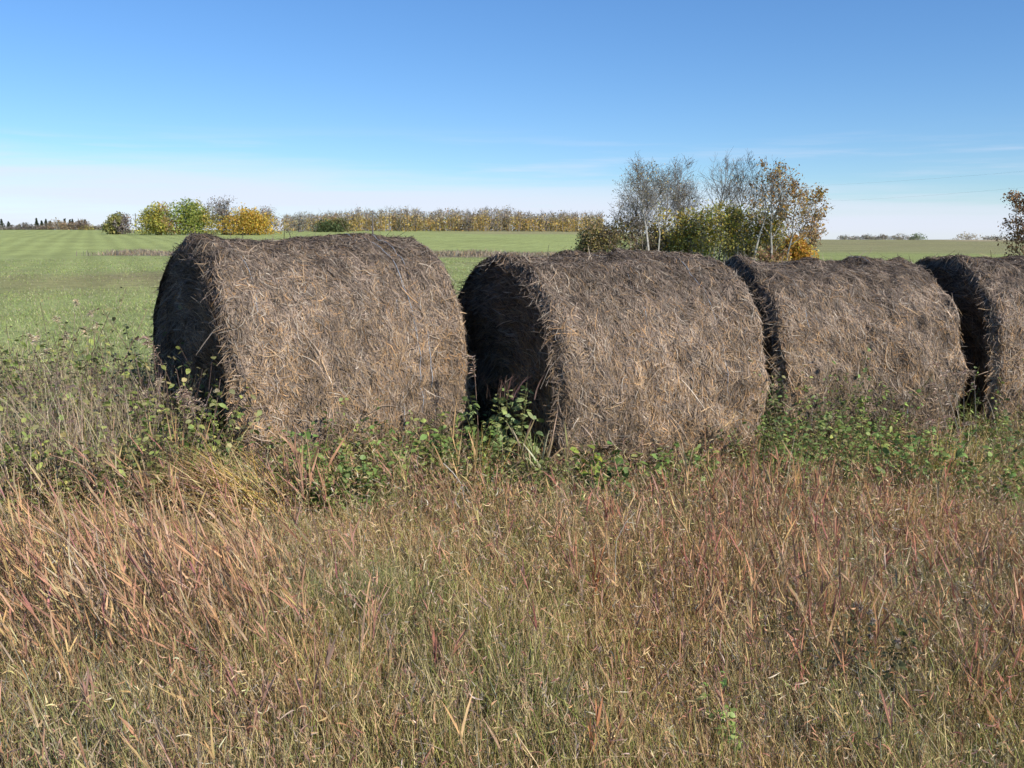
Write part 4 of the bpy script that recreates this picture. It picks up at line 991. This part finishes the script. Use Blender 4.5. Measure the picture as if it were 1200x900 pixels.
w = bpy.data.worlds.new('World'); sc.world = w; w.use_nodes = True
nt = w.node_tree; nt.nodes.clear(); N = nt.nodes; L = nt.links
out = N.new('ShaderNodeOutputWorld'); bg = N.new('ShaderNodeBackground'); bg.inputs['Strength'].default_value = .118
sky = N.new('ShaderNodeTexSky'); sky.sky_type = 'NISHITA'; sky.sun_disc = False; sky.sun_elevation = rad(EL); sky.sun_rotation = math.atan2(sx, sy)
sky.air_density = 1.0; sky.dust_density = .0; sky.ozone_density = 3.5; sky.altitude = 1500
tc = N.new('ShaderNodeTexCoord'); sep = N.new('ShaderNodeSeparateXYZ'); L.new(tc.outputs['Generated'], sep.inputs[0])
mp = N.new('ShaderNodeMapping'); mp.inputs['Scale'].default_value = (1.5, 1.5, 26); mp.inputs['Rotation'].default_value = (0, rad(1.0), 0)
L.new(tc.outputs['Generated'], mp.inputs['Vector'])
cn = N.new('ShaderNodeTexNoise'); cn.inputs['Scale'].default_value = 2.2; cn.inputs['Detail'].default_value = 7; cn.inputs['Roughness'].default_value = .55
L.new(mp.outputs[0], cn.inputs['Vector'])
def M(op, a, b):
    m = N.new('ShaderNodeMath'); m.operation = op
    for i, v in enumerate((a, b)):
        if isinstance(v, (int, float)): m.inputs[i].default_value = v
        else: L.new(v, m.inputs[i])
    return m.outputs[0]
def MR(v, a, b, c, d, sm=True):
    m = N.new('ShaderNodeMapRange'); m.interpolation_type = 'SMOOTHSTEP' if sm else 'LINEAR'
    for i, k in enumerate((a, b, c, d)): m.inputs[i + 1].default_value = k
    L.new(v, m.inputs[0]); return m.outputs[0]
# bank of thin high cloud low over the horizon; its upper edge sinks to the right
zz = M('ADD', sep.outputs['Z'], M('MULTIPLY', sep.outputs['X'], .045))
zz = M('ADD', zz, M('MULTIPLY', M('SUBTRACT', cn.outputs['Fac'], .5), .06))
bank = M('MULTIPLY', MR(zz, .036, .066, 1, 0), MR(sep.outputs['Z'], -.002, .010, .8, 1))
bank = M('MULTIPLY', bank, MR(cn.outputs['Fac'], .3, .62, .62, 1.0))
wis = M('MULTIPLY', MR(cn.outputs['Fac'], .50, .68, 0, .4), M('MULTIPLY', MR(sep.outputs['Z'], .07, .11, 1, 0), MR(sep.outputs['Z'], .0, .03, 0, 1)))
cl = M('MINIMUM', M('MAXIMUM', bank, wis), 1.0)
hs = N.new('ShaderNodeHueSaturation'); hs.inputs['Saturation'].default_value = 1.12; hs.inputs['Value'].default_value = 1.0
L.new(sky.outputs[0], hs.inputs['Color'])
mx = N.new('ShaderNodeMix'); mx.data_type = 'RGBA'; L.new(M('MULTIPLY', cl, .85), mx.inputs[0]); tn = N.new('ShaderNodeVectorMath'); tn.operation = 'MULTIPLY'; tn.inputs[1].default_value = (.80, .91, 1.03); L.new(hs.outputs[0], tn.inputs[0]); dk = N.new('ShaderNodeVectorMath'); dk.operation = 'SCALE'; L.new(tn.outputs[0], dk.inputs[0]); L.new(MR(sep.outputs['Z'], .0, .30, .82, 1.0, False), dk.inputs['Scale']); L.new(dk.outputs[0], mx.inputs[6]); mx.inputs[7].default_value = (5.3, 5.6, 6.6, 1)
L.new(mx.outputs[2], bg.inputs[0]); L.new(bg.outputs[0], out.inputs['Surface'])

cam = bpy.data.cameras.new('camera'); cam.sensor_fit = 'HORIZONTAL'; cam.sensor_width = 36; cam.lens = 36 * F; cam.clip_start = .05; cam.clip_end = 5000
co = bpy.data.objects.new('camera', cam); COL.objects.link(co); co.location = (0, 0, CZ); co.rotation_euler = (math.pi / 2 - PITCH, 0, 0); sc.camera = co
vs = sc.view_settings; vs.view_transform = 'Standard'; vs.look = 'None'; vs.gamma = 1; vs.exposure = .35; vs.use_curve_mapping = False
sc.cycles.use_adaptive_sampling = True; sc.cycles.adaptive_threshold = .035; sc.cycles.max_bounces = 4; sc.cycles.diffuse_bounces = 1; sc.cycles.transmission_bounces = 2; sc.cycles.caustics_reflective = False; sc.cycles.caustics_refractive = False
